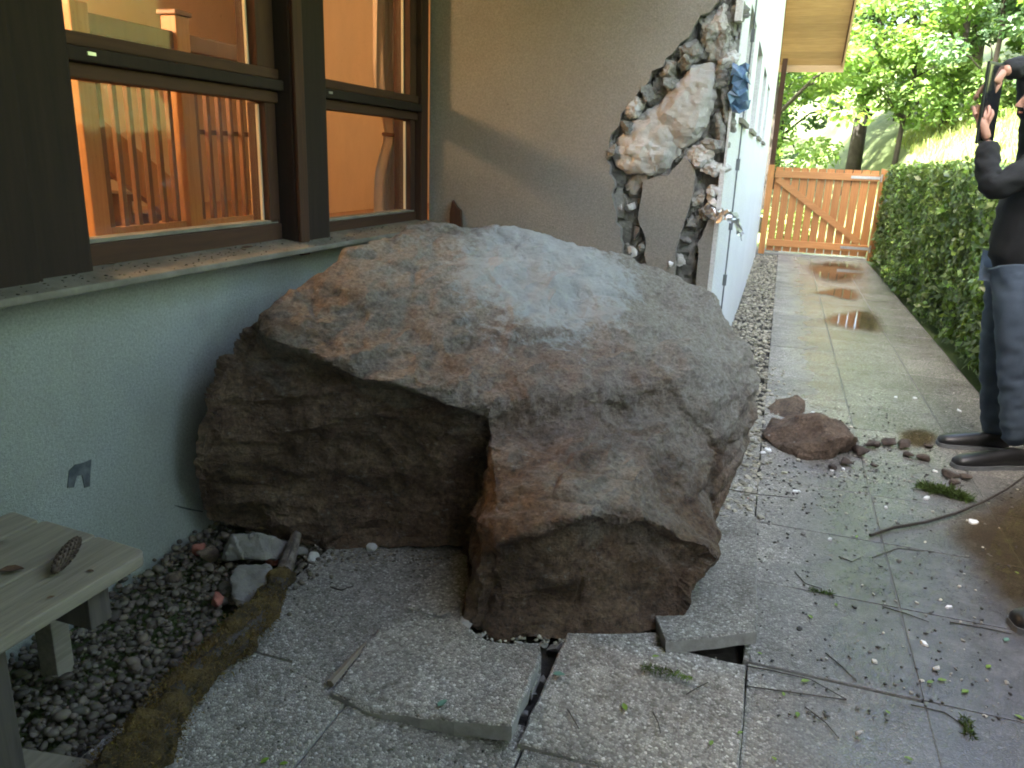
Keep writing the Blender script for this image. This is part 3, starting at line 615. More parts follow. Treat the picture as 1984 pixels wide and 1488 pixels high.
wall_stone(0, 0, 0, 0, 0.10, 2, poly=[(1262, 225), (1295, 170), (1340, 130), (1376, 116), (1394, 138), (1388, 190), (1376, 240), (1352, 275), (1320, 290), (1280, 280)], amp=0.015, voxel=0.010)
k = 3
for (a, b, c, d, dep) in [(1184, 293, 15, 17, .09), (1350, 305, 32, 20, .07), (1388, 285, 24, 16, .05), (1300, 135, 22, 18, .07), (1262, 180, 22, 20, .08), (1235, 215, 22, 20, .08), (1335, 100, 24, 18, .06), (1365, 65, 22, 20, .05), (1330, 120, 16, 14, .09),
                     (1400, 40, 22, 24, .04), (1405, 85, 18, 26, .05), (1398, 150, 14, 30, .06), (1408, 205, 13, 40, .05), (1412, 120, 14, 18, .07), (1392, 250, 12, 28, .05), (1425, 30, 14, 26, .04), (1378, 100, 16, 14, .06), (1385, 330, 26, 14, .05), (1300, 165, 18, 12, .1), (1215, 245, 14, 16, .09),
                     (1350, 385, 10, 18, .04), (1375, 380, 11, 22, .06), (1362, 410, 14, 12, .05), (1340, 430, 10, 10, .04), (1330, 465, 9, 10, .04), (1222, 400, 9, 9, .04), (1232, 450, 8, 12, .04), (1218, 485, 14, 12, .05), (1240, 480, 10, 14, .04), (1318, 505, 12, 12, .04), (1300, 515, 10, 8, .05)]:
    shard(a, b, c, d, dep*0.8+0.02, k, 4.405, ('rubble', 'mortar', 'torn', 'torn')[k % 4]); k += 1
cr = MB(); zlo = on_y(1405, 330, YE).z
cr.box((-0.325, YE+0.004, -0.1), (XS, 4.454, zlo)); cr.box((-0.312, 4.372, zlo), (XS, 4.454, zlo+0.42)); cr.box((-0.335, YE+0.002, zlo+0.72), (XS, 4.454, 2.76)); cr.build('corner_render', MT['render_white'], ew)
# white flakes still hanging on the torn edge
for (a, b, c, d) in [(1383, 372, 9, 14), (1384, 392, 6, 8), (1225, 487, 9, 10), (1205, 400, 4, 6), (1300, 512, 6, 4)]:
    shard(a, b, c, d, 0.012, k, 4.36, 'plaster', 'plaster_flake'); k += 1
# scraped spots on the facade
def facade_patch(poly, mat, name):
    m = MB(); m.prism([on_x(a, b, XW) for a, b in poly], 0, XW-0.004, XW+0.003); return m.build(name, MT[mat], house)
facade_patch([(130, 945), (133, 912), (145, 900), (162, 896), (176, 890), (174, 915), (173, 942), (163, 945), (158, 920), (148, 922), (142, 944)], 'mark', 'scrape_mark')
# crack line above the gravel
facade_patch([(336, 978), (350, 981), (372, 986), (392, 990), (392, 992), (371, 989), (349, 984)], 'mark', 'wall_crack')

# ------------------------------------------------------------------ big window on the left
win = empty('window', (0, -3.1, 1.06), parent=house)
FX0, FX1 = -2.13, -2.03
def fr(name, y0, y1, z0, z1, x0=FX0, x1=FX1, mat='frame', bev=0.006): return MB().box((x0, y0, z0), (x1, y1, z1)).build(name, MT[mat], win, bevel=bev)
fr('bottom_rail', 1.86, 2.915, 1.06, 1.135, FX0, FX1-0.005); fr('bottom_rail', 3.185, 4.25, 1.06, 1.115, FX0, FX1-0.005)
fr('glazing_bead', 1.86, 2.90, 1.136, 1.150, FX0+0.03, FX1-0.012, 'sill', 0.002); fr('glazing_bead', 3.20, 4.24, 1.116, 1.128, FX0+0.03, FX1-0.012, 'sill', 0.002)
for (a, b) in ((1.86, 2.915), (3.185, 4.25)):
    fr('transom', a, b, 1.625, 1.668, -2.105, FX1+0.004); fr('transom', a, b, 1.671, 1.712, -2.105, FX1+0.035, 'post_dark'); fr('transom', a, b, 1.715, 1.755, -2.105, FX1+0.012)
    fr('top_rail', a, b, 2.46, 2.545)
    for z in (1.76,): MB().box((FX1+0.035, a+0.07, 1.69), (FX1+0.039, a+0.10, 1.70)).build('drain_cap', MT['metal'], win)
fr('stile', 2.845, 2.915, 1.136, 1.624, FX0, FX1-0.012, 'frame_v'); fr('stile', 2.80, 2.915, 1.756, 2.46, FX0, FX1-0.004, 'frame_v')
fr('mullion', 2.918, 3.182, 1.02, 2.55, FX0-0.03, FX1+0.07, 'post_dark', 0.01); fr('mullion_cover', 2.918, 2.985, 1.0, 2.55, FX1+0.071, FX1+0.088, 'frame_v')
fr('stile', 4.19, 4.25, 1.116, 1.624, FX0, FX1-0.012, 'frame_v'); fr('stile', 4.17, 4.25, 1.756, 2.46, FX0, FX1-0.004, 'frame_v')
fr('stile', 3.185, 3.20, 1.116, 1.624, FX0, FX1-0.012, 'frame_v'); fr('stile', 3.185, 3.205, 1.756, 2.46, FX0, FX1-0.012, 'frame_v')
fr('jamb', 4.252, 4.342, 1.0, 2.56, FX0-0.05, FX1+0.028, 'frame_v')
for (y, z0, z1) in ((2.838, 1.13, 1.615), (2.79, 1.76, 2.45), (4.183, 1.11, 1.615), (4.160, 1.76, 2.45)): fr('seal_strip', y, y+0.008, z0, z1, FX0+0.045, FX1-0.042, 'cream', 0.001)
for (a, b, z0, z1) in ((1.86, 2.845, 1.137, 1.624), (3.20, 4.19, 1.117, 1.624), (1.86, 2.80, 1.756, 2.46), (3.205, 4.17, 1.756, 2.46)):
    MB().box((-2.092, a+0.001, z0), (-2.086, b-0.001, z1)).build('pane', MT['glass'], win)
fr('post', 1.66, 1.858, 1.02, 2.56, FX0-0.03, FX1+0.045, 'post_dark', 0.012); fr('post', 1.23, 1.655, 1.02, 2.56, FX0-0.03, FX1+0.075, 'post_dark', 0.012)
# sill, sloping outwards, dusty
sm = MB(); sm.add([(-2.24, 1.225, 1.088), (-1.86, 1.225, 1.048), (-1.86, 4.34, 1.048), (-2.24, 4.34, 1.088), (-2.24, 1.225, 1.003), (-1.86, 1.225, 1.026), (-1.86, 4.34, 1.026), (-2.24, 4.34, 1.003)],
       [(0, 3, 2, 1), (4, 5, 6, 7), (0, 1, 5, 4), (2, 3, 7, 6), (0, 4, 7, 3), (1, 2, 6, 5)])
sm.build('window_ledge', MT['sill'], house, bevel=0.006)
# cable with clips on the white wall
cb = empty('lightning_cable', (XS, 4.6, 0), 'thin grey cable with dark clips running down the white side wall', 'cable')
yc = on_x(1418, 420, XS+0.012).y
MB().tube([(XS+0.012, yc+0.01*math.sin(z*3), z) for z in [0.0, 0.4, 0.8, 1.2, 1.6, 2.0, 2.4, 2.7]], 0.005, 6).build('cable', MT['clip'], cb, smooth=0)
for z in (0.35, 0.72, 1.08, 1.45, 1.85, 2.2): MB().box((XS+0.001, yc-0.012, z-0.035), (XS+0.024, yc+0.012, z+0.035)).build('clip', MT['clip'], cb)
# ------------------------------------------------------------------ the boulder
Y = on_y
body = [Y(690, 492, 2.75), Y(720, 462, 2.85), Y(790, 434, 3.1), Y(880, 438, 3.25), Y(1010, 437, 3.4), Y(1100, 458, 3.5), Y(1180, 482, 3.6), Y(1300, 524, 3.72), Y(1375, 566, 3.72), Y(1430, 635, 3.65), Y(1470, 700, 3.52), Y(1474, 740, 3.45), Y(1462, 790, 3.38),
        Y(1440, 880, 3.28), Y(1398, 955, 3.15), Y(1384, 1010, 2.95),
        Y(545, 590, 2.40), Y(425, 712, 2.20), Y(390, 790, 2.12), Y(372, 880, 2.09), Y(376, 950, 2.12), Y(395, 1015, 2.2),
        Y(540, 664, 2.25), Y(660, 702, 2.27), Y(780, 744, 2.29), Y(880, 787, 2.32), Y(940, 810, 2.36), Y(640, 1068, 2.29), Y(760, 1060, 2.36), Y(880, 1062, 2.44), Y(1150, 760, 2.62), Y(1280, 700, 2.95), Y(1350, 720, 2.98), Y(1390, 850, 2.95),
        (-1.75, 3.55, 0.78), (-1.2, 4.12, 0.72), (-0.62, 4.18, 0.45), (-0.2, 4.1, 0.35), (-1.85, 3.3, 0.1), (-1.2, 4.05, 0.0), (-0.5, 4.1, 0.0), (-0.15, 3.7, 0.02), (-1.9, 2.4, 0.0), (-1.0, 2.6, -0.03), (-0.2, 3.1, -0.02)]
foot = [Y(950, 806, 2.43), Y(1060, 800, 2.62), Y(1180, 800, 2.72), Y(950, 930, 2.18), Y(960, 1055, 2.03), Y(1060, 1008, 2.08), Y(1150, 1000, 2.13), Y(1255, 1006, 2.22), Y(1320, 1030, 2.30), Y(1372, 1062, 2.36), Y(1388, 1084, 2.36), Y(1345, 1150, 2.27), Y(1282, 1222, 2.20), Y(1120, 1250, 2.06), Y(960, 1242, 1.985),
        Y(905, 1200, 2.04), Y(893, 1080, 2.40), Y(930, 830, 2.46), Y(1385, 1035, 2.62), Y(1360, 960, 2.75), (-0.85, 2.6, 0.0), (-0.1, 2.9, 0.02), (-0.5, 2.9, 0.3)]
neck = [Y(1150, 700, 2.9), Y(1000, 770, 2.55), Y(1100, 900, 2.42), Y(1200, 960, 2.36), Y(1330, 980, 2.55), Y(1390, 880, 2.9), Y(1300, 800, 2.8), (-0.6, 3.0, 0.2), (-0.25, 3.0, 0.1), (-0.8, 2.7, 0.2), Y(960, 860, 2.34)]
bme = remesh([hull_mesh(body), hull_mesh(foot), hull_mesh(neck)], 0.0115, 0)
def boul(c, n):
    d = 0.030*noise.fractal(c*1.6+Vector((4.2, 1.1, 7.7)), 1.0, 2.0, 2)
    w = c + 0.10*noise.noise_vector(c*2.5)
    # broken facets: voronoi plates with different heights
    dist, pts = noise.voronoi(w*3.1, distance_metric='DISTANCE', exponent=2.5)
    cv = noise.cell_vector(pts[0]*7.31)
    d += 0.030*(cv.x-0.5)*min(1.0, (dist[1]-dist[0])*9.0)
    d2_, p2_ = noise.voronoi(w*9.0+Vector((3, 1, 2)), distance_metric='DISTANCE', exponent=2.5); c2_ = noise.cell_vector(p2_[0]*3.7)
    d += 0.014*(c2_.x-0.5)*min(1.0, (d2_[1]-d2_[0])*8.0)
    s = Vector((w.x*1.6+w.z*1.2, w.y*1.6, w.z*7.0-w.x*2.0)); rdg = noise.ridged_multi_fractal(s*1.1, 1.0, 2.0, 4, 1.0, 2.0)
    d += 0.017*(rdg-1.0)
    d += 0.012*noise.fractal(c*13.0, 0.8, 2.1, 4)
    edge = dist[1]-dist[0]
    if edge < 0.05: d -= 0.007*(1-edge/0.05)
    if n.y < -0.25:        # hollow broken out below the ledge, and below the lip of the front foot
        zl = 0.79-0.243*(c.x+1.6)+0.03*noise.noise(c*5)
        if -1.95 < c.x < -0.86 and c.z < zl:
            k_ = min(1.0, (zl-c.z)/0.035)*min(1.0, c.z/0.25+0.15)*min(1.0, (-0.80-c.x)/0.10); d -= 0.075*k_*min(1.0, (c.x+1.99)/0.3)
        zf = min(0.29+0.42*(c.x+0.71), 0.40-0.45*(c.x+0.30))+0.015*noise.noise(c*7)
        if c.x > -0.74 and c.y < 2.42 and c.z < zf: d -= 0.045*min(1.0, (zf-c.z)/0.03)*min(1.0, c.z/0.12+0.1)
    q = c + n*d
    if q.z < 0.004 and n.z < -0.3: q.z = max(q.z, -0.03)
    if q.x < -1.99: q.x = -1.99
    return q
displace(bme, boul); smooth_mesh(bme, 0.42)
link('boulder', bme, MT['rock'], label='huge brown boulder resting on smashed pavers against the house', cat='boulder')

# ------------------------------------------------------------------ smaller stones
def stone(name, pts, label, mat='rock_red', cat='rock', voxel=0.012, amp=0.014, freq=7.0, seed=1, group=None, sm=1):
    return link(name, rock(pts, voxel, amp, freq, seed, sm), MT[mat], label=label, cat=cat, group=group)
G = lambda a, b: on_z(a, b, 0.0)
stone('rock', [G(1478, 846), G(1500, 868), G(1560, 892), G(1610, 890), G(1660, 868), G(1640, 840), Y(1478, 842, 4.25), Y(1500, 808, 4.42), Y(1552, 816, 4.22), Y(1582, 804, 4.22), Y(1625, 815, 4.25), Y(1662, 845, 4.2), Y(1610, 850, 4.06), Y(1545, 866, 4.08), (0.1, 4.6, 0), (0.45, 4.7, 0)], 'large reddish broken rock lying on the wet path', seed=3, amp=0.022, freq=9.0, sm=0)
stone('rock', [G(1490, 800), G(1540, 815), G(1560, 800), Y(1487, 790, 4.85), Y(1508, 772, 4.95), Y(1545, 764, 5.0), Y(1562, 776, 4.95), Y(1560, 790, 4.9), Y(1530, 808, 4.78), (0.12, 5.1, 0), (0.3, 5.1, 0)], 'smaller flat-faced brown rock just behind the larger reddish one', seed=5, amp=0.012, sm=0)
stone('rubble_block', [G(432, 1085), G(512, 1088), Y(434, 1085, 2.0), Y(515, 1086, 2.05), Y(447, 1036, 2.02), Y(500, 1030, 2.06), Y(444, 1046, 2.16), Y(506, 1044, 2.2), (-1.72, 2.2, 0.0), (-1.5, 2.24, 0.0)], 'squarish grey masonry block against the boulder base', 'block', 'stone', 0.008, 0.010, 16, 8, sm=0)
stone('rubble_block', [G(455, 1178), G(520, 1175), Y(446, 1120, 1.9), Y(460, 1095, 1.95), Y(520, 1092, 1.98), Y(532, 1130, 1.92), Y(515, 1172, 1.86), Y(458, 1172, 1.82), (-1.5, 2.0, 0), (-1.64, 2.0, 0)], 'second grey masonry block leaning on the gravel in front of the square block', 'block', 'stone', 0.008, 0.010, 16, 9, sm=0)
for i, (a, b, r, mm, lb) in enumerate([(392, 1076, 22, 'brick', 'red brick fragment beside the wall'), (420, 1170, 20, 'brick', 'red brick fragment on the gravel below the grey blocks'), (528, 1092, 16, 'brick', 'red brick fragment behind the mossy branch end'),
        (415, 1090, 26, 'rock_grey', 'brown stone among the gravel next to the square block'), (610, 1086, 14, 'rubble', 'small pale stone by the boulder base'), (720, 1066, 14, 'rubble', 'small rounded beige stone tucked under the boulder'), (340, 1130, 18, 'rock_grey', 'grey stone on the gravel near the wall')]):
    c = G(a, b); s = r*0.0019; rnd = random.Random(i+40)
    stone('stone_fragment', [c + Vector((rnd.uniform(-1, 1)*s, rnd.uniform(-1, 1)*s, rnd.uniform(0.0, 1.2)*s)) for _ in range(12)] + [c+Vector((0, 0, -0.01))], lb, mm, 'stone', 0.006, 0.003, 20, i, sm=1)
# mud clods by the shoes
for i, (a, b, r) in enumerate([(1720, 862, 16), (1748, 868, 18), (1690, 868, 15), (1760, 885, 12), (1800, 868, 10), (1690, 905, 9), (1668, 880, 20), (1640, 900, 14), (1785, 890, 12), (1840, 925, 14), (1870, 930, 12), (1770, 930, 8), (1610, 910, 10), (1850, 940, 10)]):
    c = G(a, b); s = r*0.0030; rnd = random.Random(i+80)
    stone('mud_clod', [c + Vector((rnd.uniform(-1, 1)*s, rnd.uniform(-1, 1)*s, rnd.uniform(0.0, 0.9)*s)) for _ in range(12)], 'dark clod of earth on the wet paving near the shoes', 'clod', 'clod', 0.008, 0.006, 18, i+3, group='earth clods by the shoes')
# fragments crushed off the pavers under the boulder
for i, (a, b, r) in enumerate([(905, 1215, 20), (930, 1236, 14), (965, 1250, 16), (1010, 1262, 22), (1050, 1252, 15), (1075, 1262, 20), (1088, 1240, 12), (1290, 1228, 20), (1312, 1206, 14), (1300, 1236, 12), (1335, 1180, 13), (1262, 1236, 13), (1035, 1350, 11), (1018, 1385, 9), (1052, 1322, 12), (868, 1196, 12), (846, 1188, 9), (1372, 1120, 10), (1365, 1150, 14), (1458, 1278, 9)]):
    c = on_z(a, b, 0.004); s = r*0.0013; rnd = random.Random(i+500); cv_ = c if not (950 < a < 1100) else on_z(a, b, -0.02)
    link('paver_fragment', hull_mesh([cv_ + Vector((rnd.uniform(-1, 1)*s, rnd.uniform(-1, 1)*s, rnd.uniform(0.0, 1.1)*s)) for _ in range(11)]), MT['concrete'], label='angular concrete fragment crushed off the pavers under the boulder', cat='fragment', group='paver fragments under the boulder')
C, S, T = [], [], []; rg = np.random.RandomState(77)
for _ in range(520):
    a = rg.uniform(860, 1400); b = 1235-0.0*a+rg.normal(0, 16) - max(0, a-1280)*0.9
    p = on_z(a, b, 0.0); r = rg.uniform(0.002, 0.008); C.append((p.x, p.y, 0.004+r*0.3 + (0.02 if a > 1280 else 0.0)*rg.rand())); S.append(r); k = rg.choice([0.3, 0.6, 0.9, 1.2]); T.append((k, k, k*0.92))
for _ in range(260):
    p = on_z(rg.uniform(560, 900), 1075+rg.normal(6, 10), 0.0); r = rg.uniform(0.002, 0.007); C.append((p.x, p.y, r*0.4)); S.append(r); k = rg.choice([0.25, 0.5, 0.8]); T.append((k*1.1, k, k*0.85))
pebbles('crushed_grit', C, S, T, MT['pebble_pale'], 1, 0.6, jag=0.3, kind='stuff', label='crushed concrete grit around the foot of the boulder', cat='grit')
# plaster crumbs and chips
C, S, T = [], [], []; rg = np.random.RandomState(21)
for _ in range(1100):
    if rg.rand() < 0.5: p = G(1480+rg.normal(120, 130), 900+rg.normal(0, 60))
    else: p = G(rg.uniform(1440, 1960), rg.uniform(760, 1400))
    if p.x < -0.05 or p.x > 1.4: continue
    r = rg.uniform(0.0025, 0.008)*(1 if rg.rand() < 0.93 else 1.5)*min(1.0, 0.35+0.18*p.y); C.append((p.x, p.y, 0.002+r*0.3)); S.append(r); k = rg.choice([0.12, 0.4, 0.9, 1.5], p=[.55, .25, .12, .08]); T.append((k, k, k))
for _ in range(240):
    p = G(rg.uniform(300, 1430), rg.uniform(1090, 1488))
    if p.x < -1.4: continue
    r = rg.uniform(0.002, 0.005); C.append((p.x, p.y, 0.001+r*0.3)); S.append(r); k = rg.choice([0.08, 0.3, 0.7]); T.append((k, k, k*0.9))
pebbles('plaster_crumbs', C, S, T, MT['pebble_pale'], 1, 0.5, jag=0.3, kind='stuff', label='scattered plaster crumbs and grit on the paving', cat='crumbs')
def chip(i, a, b, w, d, lab, mat='plaster', h=0.008, rotz=None, z=0.0, name='plaster_chip', grp='white plaster chips on the paving'):
    rnd = random.Random(i+200); c = on_z(a, b, z); pts = []
    for k in range(7):
        t = k*2*math.pi/7+rnd.uniform(-.3, .3); pts.append((w/2*math.cos(t)*rnd.uniform(.7, 1.1), d/2*math.sin(t)*rnd.uniform(.7, 1.1)))
    m = MB(); rz_ = rnd.uniform(0, 3) if rotz is None else rotz; cs, sn = math.cos(rz_), math.sin(rz_)
    q = [(c.x+x*cs-y*sn, c.y+x*sn+y*cs) for x, y in pts]; n = len(q)
    lo = [(x, y, c.z+0.001) for x, y in q]; hi = [(c.x+(x-c.x)*0.85, c.y+(y-c.y)*0.85, c.z+h*rnd.uniform(.7, 1.2)) for x, y in q]
    m.add(lo+hi, [tuple(range(n-1, -1, -1)), tuple(range(n, 2*n))]+[(k, (k+1) % n, n+(k+1) % n, n+k) for k in range(n)]); m.build(name, MT[mat], label=lab, cat='chip' if grp else 'scrap', group=grp)
for i, (a, b, w, d) in enumerate([(1488, 872, .07, .045), (1478, 878, .04, .03), (1543, 953, .045, .02), (1612, 912, .03, .022), (1634, 910, .03, .02), (1795, 966, .06, .03), (1885, 1012, .07, .045), (1790, 1248, .035, .02), (1608, 1046, .022, .018), (1838, 1178, .035, .015), (1812, 914, .03, .02), (1716, 985, .02, .015), (1773, 772, .035, .03), (1735, 770, .03, .025), (1575, 800, .03, .02), (1858, 796, .05, .02)]):
    chip(i, a, b, w, d, ('white plaster chip beside the large reddish rock' if a < 1660 and 850 < b < 960 else 'white plaster chip on the path beyond the rocks' if b < 850 else 'white plaster chip on the muddy slabs around the puddle' if a > 1700 else 'white plaster chip on the wet slabs'))
chip(60, 1453, 968, .035, .02, 'bright red scrap on the paver edge beside the boulder', 'red', 0.004, name='red_scrap', grp=None)
# stones standing on wet paving
for i, (a, b, r, lb) in enumerate([(1812, 1300, 15, 'pale pebble standing on the dark wet slab'), (1662, 1425, 14, 'round pebble with a dark shadow on the nearest wet slab')]):
    c = G(a, b); s = r*0.0010; rnd = random.Random(i+60)
    stone('pebble', [c + Vector((rnd.uniform(-1, 1)*s, rnd.uniform(-1, 1)*s, rnd.uniform(0, 1.6)*s)) for _ in range(14)], lb, 'rubble', 'pebble', 0.004, 0.001, 30, i)

C, S, T = [], [], []
for _ in range(420):
    x = rg.uniform(-2.02, -1.868); y = rg.uniform(1.3, 4.2); r = rg.uniform(0.0015, 0.005); C.append((x, y, 1.048+(-1.86-x)*0.105+r*0.25)); S.append(r); k = rg.choice([0.1, 0.25, 0.55]); T.append((k*1.1, k, k*0.8))
pebbles('ledge_grit', C, S, T, MT['pebble_pale'], 1, 0.5, jag=0.3, kind='stuff', label='grit and plant litter along the window ledge', cat='grit')
# ------------------------------------------------------------------ puddles
def puddle(pts, lab, z=0.0045):
    v = [on_z(a, b, z) for a, b in pts]; out = []; n = len(v)
    for k in range(n):      # closed Catmull-Rom
        p0, p1, p2, p3 = v[k-1], v[k], v[(k+1) % n], v[(k+2) % n]
        for j in range(6):
            t = j/6; out.append(0.5*((2*p1)+(p2-p0)*t+(2*p0-5*p1+4*p2-p3)*t*t+(3*p1-p0-3*p2+p3)*t**3) + Vector((random.uniform(-1, 1), random.uniform(-1, 1), 0))*0.006)
    N = len(out); cen = sum(out, Vector())/N; rings = [(1.3, 0.0), (1.0, 0.40), (0.72, 0.85), (0.4, 1.0), (0.0, 1.0)]; V = []; K = []
    for s_, k_ in rings:
        for p in out: q = cen+(p-cen)*max(s_, 0.02); V.append((q.x, q.y, z)); K.append(k_)
    m = MB(); m.add(V, [(i*N+j, i*N+(j+1) % N, (i+1)*N+(j+1) % N, (i+1)*N+j) for i in range(4) for j in range(N)]); me = m.mesh('puddle')
    at = me.color_attributes.new('tint', 'FLOAT_COLOR', 'POINT'); at.data.foreach_set('color', [q for k_ in K for q in (k_, k_, k_, 1.0)])
    if me.polygons[0].normal.z < 0: me.flip_normals()
    return link('puddle', me, MT['puddle'], kind='structure', label=lab)
puddle([(1598, 619), (1640, 606), (1668, 602), (1690, 606), (1704, 622), (1704, 642), (1670, 640), (1630, 632)], 'muddy puddle on the path')
puddle([(1578, 567), (1620, 559), (1652, 563), (1662, 577), (1640, 580), (1608, 572)], 'small puddle on the path')
puddle([(1570, 516), (1610, 508), (1655, 515), (1672, 530), (1640, 545), (1600, 541), (1576, 528)], 'puddle before the gate')
puddle([(1745, 838), (1790, 832), (1815, 848), (1800, 866), (1760, 860)], 'shallow puddle by the shoes')
puddle([(1850, 1030), (1900, 990), (1985, 955), (2080, 960), (2120, 1200), (2000, 1195), (1940, 1160), (1890, 1085)], 'large muddy puddle on the paving')

# ------------------------------------------------------------------ sticks, leaves, moss
def lift(pts, zs): return [on_z(a, b, z) for (a, b), z in zip(pts, zs)]
def twig(name, px, r, lab, cat='twig', mat='stick_dark', zs=None, group=None, n=7):
    zs = zs or [r*1.05]*len(px); pts = lift(px, zs); k = len(pts)
    rr = [r*(1.0-0.35*i/(k-1))*random.uniform(0.9, 1.1) for i in range(k)]
    m = MB(); m.tube(pts, rr, n, jit=0.08); return m.build(name, MT[mat], label=lab, cat=cat, group=group, smooth=0.8)
br = twig('branch', [(1686, 1037), (1730, 1022), (1790, 1012), (1850, 995), (1905, 972), (1950, 948), (2010, 905)], 0.0075, 'long dark curved branch with a pale snapped end beside the puddle', 'branch', zs=[0.012, 0.014, 0.016, 0.02, 0.03, 0.045, 0.06])
twig('wood_splinter', [(640, 1325), (708, 1248)], 0.012, 'short square stick of bare wood on the left paver', 'stick', 'stick', [0.011, 0.018], n=5)
for px in ([(1445, 1290), (1500, 1300), (1570, 1316), (1640, 1355)], [(1450, 1330), (1540, 1342), (1640, 1356)], [(1690, 1080), (1740, 1062), (1790, 1068)], [(1625, 1078), (1650, 1088), (1668, 1080)], [(1600, 1265), (1630, 1290), (1660, 1320)], [(1560, 1370), (1600, 1400), (1625, 1430)], [(1710, 1175), (1760, 1190), (1800, 1205)], [(1840, 1205), (1900, 1215), (1960, 1228)],
          [(1540, 1108), (1560, 1130), (1590, 1140)], [(1412, 948), (1470, 958), (1545, 965)], [(1265, 1380), (1275, 1400), (1280, 1420)], [(1100, 1375), (1112, 1395), (1122, 1412)], [(1330, 1345), (1352, 1332), (1372, 1322)], [(640, 1137), (660, 1143), (685, 1135)], [(1765, 1365), (1830, 1380), (1890, 1420)]):
    zz = 0.004 if px[0][0] > 1440 or px[0][0] < 700 else 0.03
    twig('twig', px, 0.0022, ('thin dark twig near the boulder foot on the dry pavers' if px[0][0] < 700 else 'thin dark twig on the askew paver' if px[0][0] < 1400 else 'thin dark twig on the wet slabs near the long branch' if px[0][1] < 1240 else 'thin dark twig on the wet slabs near the dark joint'), 'twig', zs=[zz]*len(px), group='thin twigs on the paving', n=5)
def leaf(px, py, size, rz_, lab, mat='fallen', z=0.004, grp='small green leaves fallen on the paving'):
    c = on_z(px, py, z); m = MB(); prof = [(0, 0), (0.25, 0.22), (0.55, 0.26), (0.85, 0.12), (1.0, 0)]
    cs, sn = math.cos(rz_), math.sin(rz_); V = []
    for t, w_ in prof:
        for s_ in (-1, 0, 1):
            x = (t-0.5)*size; y = s_*w_*size; V.append((c.x+x*cs-y*sn, c.y+x*sn+y*cs, c.z+0.001+abs(s_)*w_*size*0.35+0.10*size*(t-0.4)**2))
    f = [(i*3+j, (i+1)*3+j, (i+1)*3+j+1, i*3+j+1) for i in range(4) for j in range(2)]
    m.add(V, f); m.add([(x, y, z_-0.0006) for x, y, z_ in V], [tuple(reversed(q)) for q in f])
    m.build('leaf', MT[mat], label=lab, cat='leaf', group=grp, smooth=0)
rl = random.Random(9)
for (a, b) in [(1570, 1195), (1464, 1175), (1472, 1266), (1560, 1320), (1802, 1322), (1720, 1380), (1975, 1390), (1915, 1292), (1434, 1420), (1413, 1335), (1545, 1385), (1378, 1440), (1518, 1345), (513, 1474), (550, 1480), (1660, 1040), (1620, 1172), (1970, 1110), (1825, 1318), (1760, 1470), (1500, 1470), (1870, 1340)]:
    leaf(a, b, rl.uniform(0.016, 0.03), rl.uniform(0, 6), ('small yellow-green leaf on the slab beside the mossy branch' if a < 700 else 'small yellow-green leaf on or beside the askew paver' if a < 1450 else 'small yellow-green leaf on the muddy slabs near the long branch' if b < 1250 else 'small yellow-green leaf on the wet slabs beyond the dark joint'), z=0.05 if 1000 < a < 1440 and b < 1330 else (0.016 if 1000 < a < 1440 else 0.004))
leaf(1270, 1272, 0.022, 0.4, 'small yellow-green leaf lying on the askew paver', z=0.05, grp=None); leaf(1210, 1370, 0.03, 2.0, 'curled yellow-green leaf in the middle of the askew paver', z=0.03, grp=None)
leaf(1083, 1307, 0.036, 0.2, 'pale bluish-green leaf on the askew paver', 'fallen_teal', 0.045, None); leaf(857, 1363, 0.036, 1.2, 'pale bluish-green leaf on the tipped-up paver', 'fallen_teal', 0.048, None)
leaf(1950, 1240, 0.03, 1.0, 'wet bluish-green leaf near the shoe', 'fallen_teal', 0.004, None)
def fuzz(name, base_pts, radii, n, ln, mat, parent=None, seed=0, wid=0.0035, flat=False, lumpy=False, **kw):
    """moss: many short blades standing off a core line"""
    rng = np.random.RandomState(seed); B = np.array([p[:] for p in base_pts]); k = len(B); V = []; cols = []
    for _ in range(n):
        t = rng.rand()*(k-1); i = min(int(t), k-2); f = t-i; c = B[i]*(1-f)+B[i+1]*f; r = radii[i]*(1-f)+radii[i+1]*f
        d = rng.normal(0, 1, 3); d[2] = abs(d[2])*0.8+0.05 if flat else d[2]*0.9+0.25; d /= np.linalg.norm(d)
        if lumpy and noise.noise(Vector(c*9.0)+Vector((d*0.6))) < -0.45: continue
        if lumpy: r *= 0.70+1.05*(0.5+0.5*noise.noise(Vector((c+d*r)*24.0)))
        p = c + d*r*rng.uniform(0.6, 1.05)*np.array([1, 1, 0.55 if flat else 1]); q = p + (d*0.7+rng.normal(0, 0.5, 3))*ln*rng.uniform(0.5, 1.2)
        p[2] = max(p[2], 0.001); q[2] = max(q[2], 0.002); s = np.cross(d, rng.normal(0, 1, 3)); s /= np.linalg.norm(s)+1e-6; s *= wid*rng.uniform(0.6, 1.2)
        V.append([p-s, p+s, q+s*0.3, q-s*0.3]); g = rng.uniform(0.5, 1.45); cols.append((g, g*rng.uniform(0.85, 1.1), g))
    return quads(name, V, MT[mat], parent, cols, **kw)
fuzz('moss_clump', lift([(1785, 945), (1830, 955), (1875, 968)], [0.006]*3), [0.035, 0.04, 0.03], 1500, 0.022, 'greenmoss', seed=1, flat=True, label='tuft of green moss lying on the muddy paving', cat='moss')
mt_ = empty('mossy_twig', on_z(1290, 1305, 0.04), 'bit of dark moss with a bright green tip on the askew paver', 'moss')
fuzz('dark_moss', lift([(1245, 1292), (1275, 1298), (1310, 1305)], [0.05, 0.048, 0.046]), [0.010, 0.010, 0.007], 300, 0.009, 'greenmoss', mt_, 2, 0.002)
